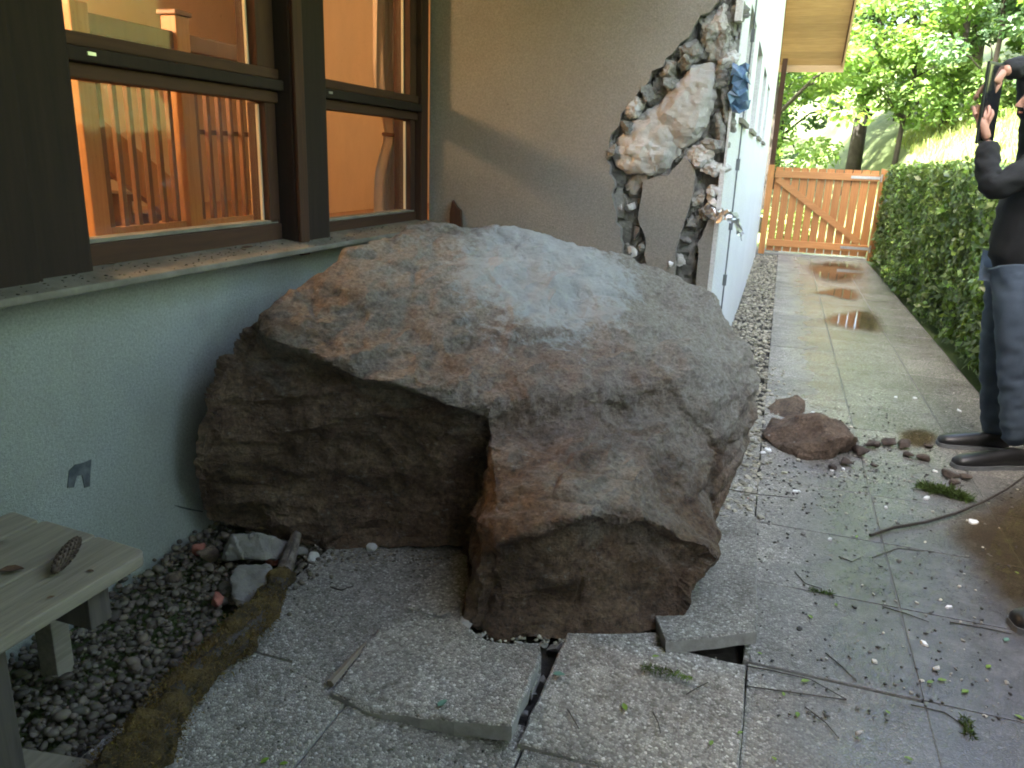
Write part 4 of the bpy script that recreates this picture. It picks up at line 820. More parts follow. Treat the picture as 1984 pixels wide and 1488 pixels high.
fuzz('green_tip', lift([(1308, 1305), (1325, 1310), (1340, 1316)], [0.046, 0.044, 0.042]), [0.006, 0.006, 0.003], 160, 0.007, 'fallen', mt_, 3, 0.002)
fuzz('moss_clump', lift([(1570, 1143), (1612, 1152)], [0.004]*2), [0.010, 0.008], 200, 0.010, 'greenmoss', seed=5, flat=True, wid=0.002, label='thin wisp of green moss in the middle of the wet slabs', cat='moss')
fuzz('moss_clump', lift([(1868, 1390), (1880, 1430)], [0.004]*2), [0.012, 0.014], 220, 0.012, 'greenmoss', seed=6, flat=True, wid=0.002, label='dark green moss scrap at the muddy slab edge', cat='moss')
# mossy branch on the left
lg = empty('mossy_branch', on_z(430, 1290, 0), 'crooked fallen branch thick with brown moss, its bare bark end against the boulder', 'branch')
LP = [(205, 1540), (255, 1478), (300, 1420), (340, 1350), (400, 1285), (455, 1242), (500, 1195), (530, 1150), (550, 1110), (566, 1062), (574, 1038)]
LZ = [0.07, 0.07, 0.066, 0.058, 0.055, 0.056, 0.05, 0.048, 0.055, 0.075, 0.10]; LR = [0.064, 0.064, 0.056, 0.046, 0.044, 0.050, 0.044, 0.036, 0.026, 0.020, 0.016]
lp = lift(LP, LZ); m = MB(); m.tube(lp, [r*0.85 for r in LR[:8]]+LR[8:], 14, jit=0.16); m.build('wood', MT['stick_dark'], lg, smooth=0.9)
def m_birch():
    t = NT('pale_bark'); n = t.noise(16, 6, 0.7, stretch=(1, 1, 2)); return t.done(t.ramp(n, [(0.4, (0.05, 0.036, 0.028)), (0.6, (0.17, 0.145, 0.12)), (0.75, (0.42, 0.39, 0.35))]), 0.8, t.bump(n, 0.7, 0.006))
m = MB(); m.tube(lp[8:]+[lp[10]+Vector((0.004, 0.01, 0.012))], [r+0.003 for r in LR[8:]]+[0.012], 12, jit=0.1); m.build('bare_end', m_birch(), lg, smooth=0.9)
def mossy():
    fine, fr_ = [], []
    for k in range(8):
        for j in range(12): f = j/12; fine.append(lp[k].lerp(lp[k+1], f)); fr_.append((LR[k]*(1-f)+LR[k+1]*f)*(1.02 if k < 7 else 1.02-0.03*f))
    m = MB(); m.tube(fine, fr_, 40); me = m.mesh('moss')
    def fn(c, n):
        d = 0.022*noise.fractal(c*14, 0.9, 2.0, 3) + 0.010*noise.fractal(c*55, 0.8, 2.0, 3) + 0.004*noise.noise(c*160); q = c+n*d; q.z = max(q.z, -0.01); return q
    displace(me, fn); smooth_mesh(me, 0.6); return me
def m_mossmat():
    t = NT('brown_moss_mat'); a = t.noise(11, 6, 0.7); f = t.noise(150, 6, 0.8); c = t.ramp(a, [(0.32, (0.028, 0.018, 0.010)), (0.48, (0.085, 0.058, 0.018)), (0.62, (0.19, 0.125, 0.034)), (0.78, (0.25, 0.19, 0.07))])
    c = t.mix(1.0, c, t.ramp(f, [(0.3, 0.45), (0.7, 1.5)]), 'MULTIPLY'); return t.done(c, 0.95, t.bump(t.math('ADD', f, t.noise(60, 6, 0.8)), 1.0, 0.02))
link('moss', mossy(), m_mossmat(), lg)
fuzz('moss_tufts', lp[:8], [r*1.12 for r in LR[:8]], 16000, 0.006, 'moss', lg, 4, 0.0018, lumpy=True)
# ------------------------------------------------------------------ bench at the left edge, with a cone on it
bn = empty('bench', (-1.68, 1.0, 0), 'weathered grey plank bench against the wall', 'bench')
BZ = 0.42
def plank(x0, x1, y0, y1, z0=BZ-0.036, z1=BZ, round_=0.05):
    pts = [(x0, y0), (x1, y0)] + [(x1-round_*(1-math.cos(a))*1.0, y1-round_+round_*math.sin(a)) for a in [R(15*k) for k in range(7)]] + [(x0+0.01, y1+0.012), (x0, y1+0.005)]
    m = MB(); n = len(pts); m.add([(x, y, z1) for x, y in pts]+[(x, y, z0) for x, y in pts], [tuple(range(n)), tuple(range(2*n-1, n-1, -1))]+[(i, n+i, n+(i+1) % n, (i+1) % n) for i in range(n)])
    return m.build('plank', MT['bench'], bn, bevel=0.005)
plank(-1.645, -1.462, 0.2, 1.435, round_=0.03); plank(-1.852, -1.651, 0.2, 1.452, BZ-0.038, BZ-0.001, 0.012); plank(-1.975, -1.860, 0.2, 1.455, BZ-0.036, BZ+0.002, 0.01)
MB().box((-1.90, 1.27, BZ-0.15), (-1.50, 1.335, BZ-0.038)).build('cross_beam', MT['bench_dark'], bn, bevel=0.004)
MB().box((-1.80, 1.345, 0.0), (-1.735, 1.40, BZ-0.04)).build('leg', MT['bench'], bn, bevel=0.004)
MB().box((-1.585, 0.96, -0.02), (-1.50, 1.05, BZ-0.037)).build('leg', MT['bench_dark'], bn, bevel=0.004)
MB().box((-1.585, 0.40, -0.02), (-1.50, 0.48, BZ-0.037)).build('leg', MT['bench_dark'], bn, bevel=0.004); MB().box((-1.93, 0.40, -0.02), (-1.85, 0.48, BZ-0.037)).build('leg', MT['bench_dark'], bn, bevel=0.004)
MB().beam((-1.60, 1.06, 0.02), (-1.36, 1.10, 0.02), 0.06, 0.035).build('foot_bar', MT['bench'], bn)
ca, cb_ = on_z(104, 1108, BZ+0.018), on_z(150, 1046, BZ+0.018)
cone = empty('spruce_cone', ca, 'brown spruce cone lying on the bench', 'cone'); ax = (cb_-ca); Lc = ax.length; ax.normalize(); u = ax.cross(Vector((0, 0, 1))).normalized(); v_ = ax.cross(u)
prof = lambda t: 0.0185*math.sin(math.pi*(0.08+0.86*t))**0.55
MB().tube([ca+ax*Lc*t for t in [0, .15, .35, .55, .75, .9, 1]], [prof(t)*0.8 for t in [0, .15, .35, .55, .75, .9, 1]], 10).build('core', MT['cone'], cone, smooth=0)
for k in range(95):
    t = 0.02+0.95*k/95; a = k*2.39996; r = prof(t); c = ca+ax*(Lc*t); d = u*math.cos(a)+v_*math.sin(a); s_ = ax.cross(d)
    p0 = c+d*r*0.7; tip = c+d*r*1.12-ax*0.010*-1; w_ = 0.0062
    MB().add([p0-s_*w_*.6, p0+s_*w_*.6, c+d*r*1.05+ax*0.005+s_*w_, tip+ax*0.002, c+d*r*1.05+ax*0.005-s_*w_, p0+d*0.001-ax*0.002], [(0, 1, 2, 3, 4), (0, 5, 1), (0, 4, 3), (1, 3, 2)]).build('scale', MT['cone'], cone)
def dead_leaf(a, b, z, size, rz_, lab):
    leaf(a, b, size, rz_, lab, 'moss_leaf', z, None)
MT['moss_leaf'] = simple('withered_leaf', (0.07, 0.035, 0.02), (0.13, 0.07, 0.04), 30, 0.8, 0.3)
dead_leaf(22, 1105, BZ+0.004, 0.06, 0.5, 'withered brown leaf lying on the bench planks')
dead_leaf(175, 1107, BZ+0.002, 0.02, 0.2, 'small dark bark flake on the bench beside the cone'); dead_leaf(98, 1158, BZ+0.002, 0.018, 1.0, 'small dark bark flake near the bench edge')
# debris on the window ledge
for (a, b, s_, l) in [(480, 480, 0.06, 'dark leaf litter on the window ledge under the left pane'), (215, 512, 0.04, 'withered leaf on the window ledge beside the dark post')]:
    p = on_x(a, b, -1.97); q = on_z(a, b, 1.04); leaf(a, b, s_, 1.3, l, 'moss_leaf', 1.066, None)
# wood splinter standing against the end wall
m = MB(); m.prism([on_y(a, b, 4.33) for a, b in [(872, 450), (873, 412), (878, 388), (885, 400), (893, 408), (895, 450)]], 1, 4.318, 4.345); m.build('wood_splinter', MT['frame_v'], label='dark jagged splinter of window frame sticking up behind the boulder', cat='splinter')
p = on_y(884, 440, 4.33)

# ------------------------------------------------------------------ foil strip and blue film at the torn corner
def sheet(name, path, width, wv, mat, seed, lab, cat, crumple=0.02, n=5):
    rnd = random.Random(seed); pts = [Vector(p) for p in path]; fine = []
    for k in range(len(pts)-1):
        for j in range(4): fine.append(pts[k].lerp(pts[k+1], j/4))
    fine.append(pts[-1]); V = []; wv = Vector(wv)
    for i, p in enumerate(fine):
        for j in range(n): V.append(p + wv*((j/(n-1)-0.5)*width) + Vector((rnd.uniform(-1, 1), rnd.uniform(-1, 1), rnd.uniform(-1, 1)))*crumple)
    F = [(i*n+j, i*n+j+1, (i+1)*n+j+1, (i+1)*n+j) for i in range(len(fine)-1) for j in range(n-1)]
    m = MB(); m.add(V, F); o = m.build(name, MT[mat], label=lab, cat=cat); md = o.modifiers.new('t', 'SOLIDIFY'); md.thickness = 0.001; return o
sheet('foil_strip', [on_y(1366, 405, 4.36), on_y(1385, 418, 4.32), on_y(1408, 416, 4.30), on_y(1424, 424, 4.32), on_y(1440, 458, 4.36)], 0.06, (0, 0.2, 1), 'foil', 3, 'torn silver foil strip sticking out from the wall corner', 'foil', 0.010)
sheet('plastic_film', [on_y(1432, 125, 4.36), on_y(1436, 150, 4.33), on_y(1434, 180, 4.35), on_y(1428, 215, 4.37)], 0.085, (1, 0.5, 0), 'bluefilm', 6, 'crumpled blue plastic film hanging at the wall corner', 'film', 0.018)

# ------------------------------------------------------------------ inside the lit room
rl_ = empty('stair_railing', (-3.0, 2.85, 0.92), 'orange pine stair railing with upright balusters seen through the window', 'railing'); RXX = -3.0
def post(name, y, w_, z0, z1, mat='inner_wood'): return MB().box((RXX-w_/2, y-w_/2, z0), (RXX+w_/2, y+w_/2, z1)).build(name, MT[mat], rl_, bevel=0.006)
post('newel_post', 2.84, 0.095, 0.92, 2.02); post('newel_post', 3.47, 0.095, 0.92, 2.06); post('newel_post', 4.32, 0.09, 0.92, 2.02)
MB().box((RXX-0.06, 3.41, 2.06), (RXX+0.06, 3.53, 2.085)).build('post_cap', MT['inner_dark'], rl_, bevel=0.006)
for (a, b) in ((2.89, 3.42), (3.52, 4.27)):
    MB().box((RXX-0.03, a, 1.90), (RXX+0.03, b, 1.985)).build('handrail', MT['inner_dark'], rl_, bevel=0.008); MB().box((RXX-0.02, a, 0.985), (RXX+0.02, b, 1.055)).build('bottom_rail', MT['inner_wood'], rl_, bevel=0.005)
    n = round((b-a)/0.093)
    for k in range(n):
        y = a+(k+0.5)*(b-a)/n; MB().box((RXX-0.013, y-0.013, 1.055), (RXX+0.013, y+0.013, 1.90)).build('baluster', MT['inner_dark'], rl_, bevel=0.003)
MB().box((RXX-0.016, 3.52, 1.50), (RXX-0.0132, 4.27, 1.525)).build('mid_rail', MT['inner_dark'], rl_)
stz = empty('staircase', (-3.7, 3.4, 0.92), 'dark wooden stair flight behind the railing', 'staircase')
MB().beam((-3.55, 2.6, 1.98), (-3.55, 4.1, 1.02), 0.05, 0.22).build('stringer', MT['inner_wood'], stz)
for k in range(7):
    y = 2.65+0.2*k; z = 1.78-0.125*k; MB().box((-4.4, y, z-0.04), (-3.58, y+0.24, z)).build('tread', MT['inner_dark'], stz)
    MB().box((-4.4, y+0.02, z-0.165), (-3.6, y+0.04, z-0.04)).build('riser', MT['inner_dark'], stz)
# curtain: a gathered, tied sheer
def curtain():
    m = MB(); nz, nu = 26, 30; V = []
    for i in range(nz):
        z = 1.0 + 1.75*i/(nz-1); tie = math.exp(-((z-1.56)/0.16)**2); wd = 0.22*(1-0.62*tie) + 0.03*(z-1)
        for j in range(nu):
            s_ = j/(nu-1); V.append((-2.30 - 0.035*math.sin(s_*32+z*1.2) - 0.02, 4.56 - wd*s_ - 0.02*math.sin(z*2), z))
    m.add(V, [(i*nu+j, i*nu+j+1, (i+1)*nu+j+1, (i+1)*nu+j) for i in range(nz-1) for j in range(nu-1)])
    return m
cu = empty('curtain', (-2.3, 4.2, 1.0), 'gathered sheer curtain tied back at the window corner', 'curtain')
curtain().build('cloth', MT['curtain'], cu, smooth=0); MB().tube([(-2.24, 4.58, 1.58), (-2.25, 4.52, 1.555), (-2.29, 4.45, 1.545), (-2.36, 4.46, 1.55)], 0.012, 6).build('tie_band', MT['inner_dark'], cu, smooth=0)
# pendant lamp that lights the room (above the picture's left edge)
pend = empty('pendant_lamp', (-3.9, 2.2, 3.3), 'warm round glass pendant lamp lit inside the room', 'lamp')
LMP = Vector((-3.9, 2.2, 2.46))
MB().tube([LMP+Vector((0, 0, 0.13)), (LMP.x, LMP.y, 3.3)], 0.006, 6).build('cord', MT['clip'], pend)
bm = bmesh.new(); bmesh.ops.create_uvsphere(bm, u_segments=24, v_segments=16, radius=0.16); me = bpy.data.meshes.new('globe'); bm.to_mesh(me); bm.free(); me.transform(Matrix.Translation(LMP)); smooth_mesh(me)
t = NT('lamp_globe'); t.done((0.9, 0.8, 0.6), 0.3); t.b.inputs['Emission Color'].default_value = (1.0, 0.60, 0.29, 1); t.b.inputs['Emission Strength'].default_value = 19.0
link('globe', me, t.mat, pend)
fill_lamp = empty('pendant_lamp', (-1.6, 6.4, 3.3), 'unseen fill lamp added to brighten the partition behind the end wall', 'lamp'); L2 = Vector((-1.6, 6.4, 2.75)); me2 = me.copy(); me2.transform(world_mat(pend)); me2.transform(Matrix.Translation(L2-LMP)); me2.materials.clear(); t2 = NT('fill_lamp_globe'); t2.done((0.9, 0.8, 0.6), 0.3); t2.b.inputs['Emission Color'].default_value = (1.0, 0.62, 0.31, 1); t2.b.inputs['Emission Strength'].default_value = 4.6; link('globe', me2, t2.mat, fill_lamp)  # fill lamp added out of sight to brighten the partition wall
MB().tube([L2+Vector((0, 0, 0.16)), (L2.x, L2.y, 3.3)], 0.006, 6).build('cord', MT['clip'], fill_lamp)

# ------------------------------------------------------------------ gate
GY = 14.1
gt = empty('garden_gate', (0.62, GY, 0), 'orange wooden board gate with diagonal brace closing the path', 'gate')
MB().box((-0.27, GY-0.02, 0.0), (-0.17, GY+0.09, 1.47)).build('gate_post', MT['gate'], gt, bevel=0.006); MB().box((1.46, GY-0.02, 0.0), (1.565, GY+0.09, 1.47)).build('gate_post', MT['gate'], gt, bevel=0.006)
n = 12; g0, g1 = -0.155, 1.445; wd = (g1-g0)/n
for k in range(n): MB().box((g0+k*wd+0.008, GY+0.045, 0.06), (g0+(k+1)*wd-0.008, GY+0.067, 1.44-0.004*(k % 2))).build('board', MT['gate'], gt)
MB().box((g0, GY+0.0, 1.27), (g1, GY+0.042, 1.38)).build('rail', MT['gate_rail'], gt, bevel=0.004); MB().box((g0, GY+0.0, 0.14), (g1, GY+0.042, 0.25)).build('rail', MT['gate_rail'], gt, bevel=0.004)
MB().beam((g0+0.05, GY+0.021, 1.245), (g1-0.14, GY+0.021, 0.28), 0.04, 0.10, up=(0, 0, 1)).build('brace', MT['gate_rail'], gt)
for z in (1.325, 0.195):
    MB().box((g1-0.42, GY-0.010, z-0.022), (g1+0.02, GY-0.003, z+0.022)).build('hinge_strap', MT['metal'], gt); MB().tube([(g1+0.035, GY-0.012, z-0.06), (g1+0.035, GY-0.012, z+0.06)], 0.016, 8).build('hinge_pin', MT['metal'], gt)
MB().box((-0.2, GY+0.0, 0.001), (1.45, GY+0.12, 0.03)).build('threshold', MT['concrete'], gt)
MB().beam((-0.225, GY+0.12, 0.0), (-0.225, GY+0.12, 3.25), 0.08, 0.08).build('downpipe', MT['frame_v'], None, label='brown timber post rising from the gate to the eave', cat='post').name = 'eave_post'

# ------------------------------------------------------------------ foliage
def leaves(centres, normals, size, rng, jitter=0.8, aspect=0.55):
    n = len(centres); d = normals + rng.normal(0, jitter, (n, 3)); d /= np.linalg.norm(d, axis=1)[:, None]+1e-6
    a = rng.normal(0, 1, (n, 3)); u = np.cross(d, a); u /= np.linalg.norm(u, axis=1)[:, None]+1e-6; v = np.cross(d, u)
    s = (size*rng.uniform(0.6, 1.3, n))[:, None]; u = u*s*0.5; v = v*s*0.5*aspect
    return np.stack([centres-u, centres-v*1.0+u*0.1, centres+u, centres+v+u*0.1], 1)
def hedge(x0, x1, y0, y1, h):
    root = empty('hedge', ((x0+x1)/2, (y0+y1)/2, 0), 'clipped dark green leafy hedge along the right side of the path', 'hedge'); rng = np.random.RandomState(4)
    def surf(n, face):
        if face == 'x': c = np.stack([np.full(n, x0), rng.uniform(y0, y1, n), h*rng.rand(n)**0.9], 1); nn = np.tile([-1.0, 0, 0.25], (n, 1))
        elif face == 't': c = np.stack([rng.uniform(x0, x1, n), rng.uniform(y0, y1, n), np.full(n, h)], 1); nn = np.tile([0, 0, 1.0], (n, 1))
        else: c = np.stack([rng.uniform(x0, x1, n), np.full(n, y0 if face == 'y' else y1), h*rng.rand(n)], 1); nn = np.tile([0, -1.0 if face == 'y' else 1.0, 0], (n, 1))
        return c, nn
    C, N = [], []
    for f, n in (('x', 52000), ('t', 16000), ('y', 2500), ('e', 1500)):
        c, nn = surf(n, f); C.append(c); N.append(nn)
    C = np.concatenate(C); N = np.concatenate(N)
    lump = np.array([noise.noise(Vector(p)*1.7)*0.13 + noise.noise(Vector(p)*5.5)*0.08 for p in C]); depth = rng.rand(len(C))**1.5*0.22
    Nn = N/np.linalg.norm(N, axis=1)[:, None]; C = C + Nn*(lump-depth)[:, None]; C[:, 2] = np.maximum(C[:, 2], 0.0)
    cl_ = np.array([noise.noise(Vector(p)*3.1+Vector((9, 3, 1))) for p in C]); k = rng.uniform(0.55, 1.3, len(C))*(1+1.3*(rng.rand(len(C)) < 0.10+0.35*np.clip(cl_, 0, 1)))*(1+0.5*cl_); col_ = np.stack([k*rng.uniform(0.9, 1.25, len(C)), k, k*0.9], 1)
    quads('foliage', leaves(C, N, 0.058*rng.uniform(0.6, 1.5, len(C)), rng, 0.7, 0.6), MT['leaf_hedge'], root, col_)
    MB().box((x0+0.22, y0+0.2, -0.05), (x1-0.15, y1-0.15, h-0.22)).build('branch_core', MT['trunk'], root)
    return root
hedge(1.50, 2.35, -2.2, 14.0, 1.52)  # near stretch runs on out of view, extended to darken the terrace
def tree(x, y, H, rx, rz_, zc, mat, label, n=9000, ls=0.16, seed=0, name='tree', trunk_r=0.14, clumps=60, cat='tree', group=None, gap=0.0):
    rng = np.random.RandomState(seed); z0 = hill(x, y)-0.1; root = empty(name, (x, y, z0), label, cat, group)
    rnd = random.Random(seed); tp = [(x, y, z0)]; a = rnd.uniform(0, 6)
    for k in range(1, 6): tp.append((x+0.15*math.sin(a+k)*k*0.3, y+0.12*math.cos(a+k*1.3)*k*0.3, z0+(H*0.9)*k/5))
    tm = MB(); tm.tube(tp, [trunk_r*(1-0.16*k) for k in range(6)], 8, jit=0.06); cc = []
    for c in range(clumps):
        d = rng.normal(0, 1, 3); d /= np.linalg.norm(d); r = rng.rand()**0.45
        p = np.array([x, y, z0+zc]) + d*np.array([rx, rx, rz_])*r; cc.append(p)
        if c % 4 == 0:
            b = np.array(tp[min(5, max(1, int((p[2]-z0)/H*5)))]); mid_ = (b+p)/2+np.array([0, 0, 0.1*rx]); tm.tube([b, mid_, p], [trunk_r*0.35, trunk_r*0.22, trunk_r*0.06], 5)
    tm.build('trunk', MT['trunk'], root, smooth=0)
    cc = np.array(cc); idx = rng.randint(0, clumps, n); cr = 0.30*rx*rng.uniform(0.6, 1.25, clumps)
    off = rng.normal(0, 1, (n, 3)); off /= np.linalg.norm(off, axis=1)[:, None]; off *= (rng.rand(n)**0.4)[:, None]; P_ = cc[idx] + off*cr[idx][:, None]*np.array([1, 1, 0.6])
    P_[:, 2] = np.maximum(P_[:, 2], z0+0.05)
    tint = rng.uniform(0.75, 1.25, clumps)[idx]*rng.uniform(0.8, 1.2, n); cl = np.stack([tint*rng.uniform(0.9, 1.1, n), tint, tint*rng.uniform(0.8, 1.1, n)], 1)
    nn = off*0.6+np.array([0, 0, 0.9]); quads('crown', leaves(P_, nn, ls, rng, 0.55, 0.6), MT[mat], root, cl)
    return root
TG = 'trees on the slope behind the gate'
tree(-0.4, 18.5, 7, 2.0, 2.6, 3.9, 'leaf_c', 'bright yellow-green young maple just behind the gate', 9000, 0.15, 1, clumps=55)
tree(1.6, 22, 10, 2.4, 4.0, 5.6, 'leaf_b', 'tall dark conifer behind the gate', 12000, 0.15, 2, trunk_r=0.2, clumps=80)
tree(3.2, 20, 8, 2.3, 3.0, 4.2, 'leaf_a', 'mid green broadleaf tree right of the conifer above the grass bank', 11000, 0.16, 3, clumps=60)
tree(-2.2, 24, 11, 2.8, 4.5, 6.0, 'leaf_b', 'dark conifer half hidden by the house corner', 10000, 0.17, 4, trunk_r=0.2, clumps=80)
tree(4.6, 26, 13, 3.0, 5.0, 7.0, 'leaf_b', 'tall blue-green conifer behind the mid green tree', 12000, 0.18, 5, trunk_r=0.22, clumps=80)
tree(7.2, 19.5, 8.5, 2.5, 3.4, 5.0, 'leaf_c', 'big pale green bushy tree on the bank', 14000, 0.16, 6, clumps=60)
tree(10.0, 17, 8.5, 2.6, 3.4, 4.8, 'leaf_a', 'dense green tree at the right of the bank', 12000, 0.16, 7, clumps=60)
tree(7.5, 29, 15, 3.6, 6.0, 8.0, 'leaf_a', 'tallest broadleaf tree at the back right of the wood', 11000, 0.22, 9, trunk_r=0.25, clumps=80)
tree(11.5, 22, 11, 3.4, 4.6, 5.8, 'leaf_c', 'pale green tree beyond the dense one', 10000, 0.2, 10, clumps=70)
tree(-5, 32, 15, 4, 6, 8, 'leaf_b', 'dark conifer far behind the house', 9000, 0.24, 11, trunk_r=0.25, clumps=80)
tree(4.3, 33, 17, 4, 7, 9, 'leaf_b', 'tall conifer at the very back of the wood', 9000, 0.25, 12, trunk_r=0.25, clumps=90)
tree(2.2, 19.0, 5, 1.5, 1.7, 2.2, 'leaf_a', 'young leafy tree filling the gap behind the gate', 7000, 0.13, 15, trunk_r=0.06, clumps=45)
tree(5.0, 20.5, 6, 1.8, 2.2, 2.6, 'leaf_a', 'young leafy tree between the bank and the conifers', 8000, 0.14, 16, trunk_r=0.07, clumps=45)
tree(-1.2, 21.5, 6, 1.8, 2.2, 2.8, 'leaf_a', 'young leafy tree beside the house corner', 7000, 0.14, 17, trunk_r=0.07, clumps=45)
tree(8.5, 20.0, 8, 2.4, 3.0, 3.4, 'leaf_a', 'broad leafy tree behind the pale bushy one', 9000, 0.16, 18, clumps=55)
tree(3.0, 27.0, 11, 2.8, 4.2, 4.6, 'leaf_a', 'broadleaf tree deep in the wood with low branches', 10000, 0.19, 19, clumps=70)
tree(-0.3, 26.0, 9, 2.4, 3.6, 4.2, 'leaf_b', 'shady conifer deep in the wood behind the young maple', 9000, 0.18, 20, clumps=70)
tree(7.0, 24.5, 10, 2.6, 4.0, 4.4, 'leaf_b', 'shady conifer deep in the wood right of the bank', 9000, 0.18, 25, clumps=70)
tree(4.9, 16.8, 4.5, 1.7, 1.7, 1.9, 'leaf_c', 'rounded pale green young tree on top of the bank', 8000, 0.13, 26, trunk_r=0.06, clumps=40)
tree(6.6, 15.2, 5, 1.8, 2.0, 2.2, 'leaf_a', 'leafy young tree on the bank beside the rounded pale one', 8000, 0.14, 27, trunk_r=0.06, clumps=40)
tree(3.4, 17.6, 5, 1.4, 1.8, 2.4, 'leaf_b', 'young blue-green tree above the gate hinge side', 7000, 0.12, 28, trunk_r=0.06, clumps=40)
tree(5.6, 3.5, 8, 2.4, 3.2, 4.2, 'leaf_a', 'unseen broadleaf tree added to block sky light beyond the near hedge', 6000, 0.22, 13, clumps=50)  # added out of view to screen the low sky on the right
tree(5.4, -2.0, 9, 2.6, 3.6, 4.6, 'leaf_b', 'unseen dark tree added beyond the hedge to cut low sky light', 6000, 0.22, 14, clumps=50)  # another unseen screen, added against side light from behind the camera
def bush(x, y, rx, rz_, mat, label, n, seed, ls=0.1): return tree(x, y, rz_*1.5, rx, rz_, rz_*0.8, mat, label, n, ls, seed, 'bush', 0.03, 40, 'bush')
bush(3.75, 11.6, 0.55, 0.5, 'leaf_c', 'bright green bush with large leaves on the bank above the hedge', 5000, 21, 0.13)
bush(3.6, 18.0, 0.9, 0.7, 'leaf_a', 'low green bush at the foot of the trees', 3500, 22)
bush(4.9, 14.0, 0.9, 0.9, 'leaf_c', 'tall leafy bush behind the large-leaved one', 6000, 23, 0.13)
bush(0.3, 17.2, 0.6, 0.5, 'leaf_a', 'small green bush behind the gate boards', 2200, 24)
# grass on the bank
rng = np.random.RandomState(31); n = 26000
gx = rng.uniform(2.4, 11, n); gy = rng.uniform(5, 22, n); V = []; cols = []
for x, y in zip(gx, gy):
    z = hill(x, y); a = rng.uniform(0, 6.28); hgt = rng.uniform(0.07, 0.22); lx, ly = rng.normal(0, 0.05, 2); wx, wy = math.cos(a)*0.012, math.sin(a)*0.012
    V.append([(x-wx, y-wy, z-0.02), (x+wx, y+wy, z-0.02), (x+lx+wx*0.2, y+ly+wy*0.2, z+hgt), (x+lx-wx*0.2, y+ly-wy*0.2, z+hgt)]); k = rng.uniform(0.7, 1.4); cols.append((k*rng.uniform(0.9, 1.3), k, k))
quads('grass', V, MT['grass'], None, cols, kind='stuff', label='bright grass on the bank behind the hedge', cat='grass')
# ------------------------------------------------------------------ people
def skinned(name, verts, edges, radii, mat, parent, sub=2, root=0, folds=0.0):
    me = bpy.data.meshes.new(name); me.from_pydata([tuple(v) for v in verts], edges, []); o = bpy.data.objects.new(name, me); col.objects.link(o)
    md = o.modifiers.new('skin', 'SKIN'); md.use_smooth_shade = True; md.branch_smoothing = 0.6
    sv = me.skin_vertices[0].data
    for i, r in enumerate(radii):
        sv[i].radius = r if hasattr(r, '__len__') else (r, r)
        sv[i].use_root = (i == root)
    s = o.modifiers.new('sub', 'SUBSURF'); s.levels = sub; s.render_levels = sub
    dg = bpy.context.evaluated_depsgraph_get(); out = bpy.data.meshes.new_from_object(o.evaluated_get(dg)); bpy.data.objects.remove(o)
    if folds: displace(out, lambda c, n: c + n*(folds*noise.ridged_multi_fractal(Vector((c.x*9, c.y*9, c.z*16)), 0.9, 2.0, 3, 1.0, 2.0) - folds))
    smooth_mesh(out); return link(name, out, mat, parent)
PY = 4.52; A_ = lambda a, b, dy=0.0: on_y(a, b, PY+dy)
pr = empty('person', (1.38, PY, 0), 'person in a black jacket and blue jeans holding up a tablet beside the hedge', 'person')
hipc = A_(1972, 500); chest = A_(2010, 340); neck_ = A_(2022, 265); 
nl, fl = -0.11, 0.13           # near (left) and far leg offsets along Y
hipN, kneeN, ankN = A_(1966, 520, nl), A_(1962, 700, nl), A_(1968, 862, nl)
hipF, kneeF, ankF = A_(1948, 520, fl), A_(1926, 690, fl), A_(1926, 838, fl)
ankN.z = max(ankN.z, 0.09); ankF.z = max(ankF.z, 0.09)
shN, shF = A_(2022, 318, -0.19), A_(2012, 305, 0.19)
elN, wrN = A_(1915, 372, -0.24), A_(1914, 272, -0.10)
elF, wrF = A_(1996, 126, 0.16), A_(1944, 138, 0.02)
# body: one continuous figure (head, neck, trunk, arms, legs)
bv = [hipc, A_(1992, 420), chest, neck_, A_(2026, 232), A_(2020, 190), A_(2018, 150), shN, elN, wrN, shF, elF, wrF, A_(1966, 575, nl), kneeN, ankN, A_(1944, 575, fl), kneeF, ankF]
be = [(0, 1), (1, 2), (2, 3), (3, 4), (4, 5), (5, 6), (2, 7), (7, 8), (8, 9), (2, 10), (10, 11), (11, 12), (0, 13), (13, 14), (14, 15), (0, 16), (16, 17), (17, 18)]
brd = [(0.07, 0.07), (0.07, 0.07), (0.09, 0.09), 0.055, 0.075, 0.095, 0.06, 0.05, 0.038, 0.028, 0.05, 0.038, 0.028, 0.05, 0.045, 0.034, 0.05, 0.045, 0.034]
skinned('body', bv, be, brd, MT['skin'], pr)
# jacket
jv = [A_(1969, 545), A_(1976, 440), chest, A_(2020, 290), shN, elN, wrN, shF, elF, wrF]
je = [(0, 1), (1, 2), (2, 3), (2, 4), (4, 5), (5, 6), (2, 7), (7, 8), (8, 9)]
skinned('jacket', jv, je, [(0.145, 0.17), (0.15, 0.175), (0.16, 0.17), 0.08, 0.085, 0.068, 0.046, 0.085, 0.062, 0.044], MT['jacket'], pr, 3, folds=0.012)
# jeans
low = lambda p, dz: Vector((p.x, p.y, p.z+dz))
hN2, hF2 = A_(1966, 575, nl), A_(1944, 575, fl)
tv = [A_(1970, 470), hN2, kneeN, low(ankN, -0.02), hF2, kneeF, low(ankF, -0.02)]
skinned('jeans', tv, [(0, 1), (1, 2), (2, 3), (0, 4), (4, 5), (5, 6)], [(0.135, 0.15), (0.10, 0.095), (0.075, 0.072), (0.062, 0.06), (0.095, 0.09), (0.075, 0.072), (0.062, 0.06)], MT['jeans'], pr, 3, folds=0.009)
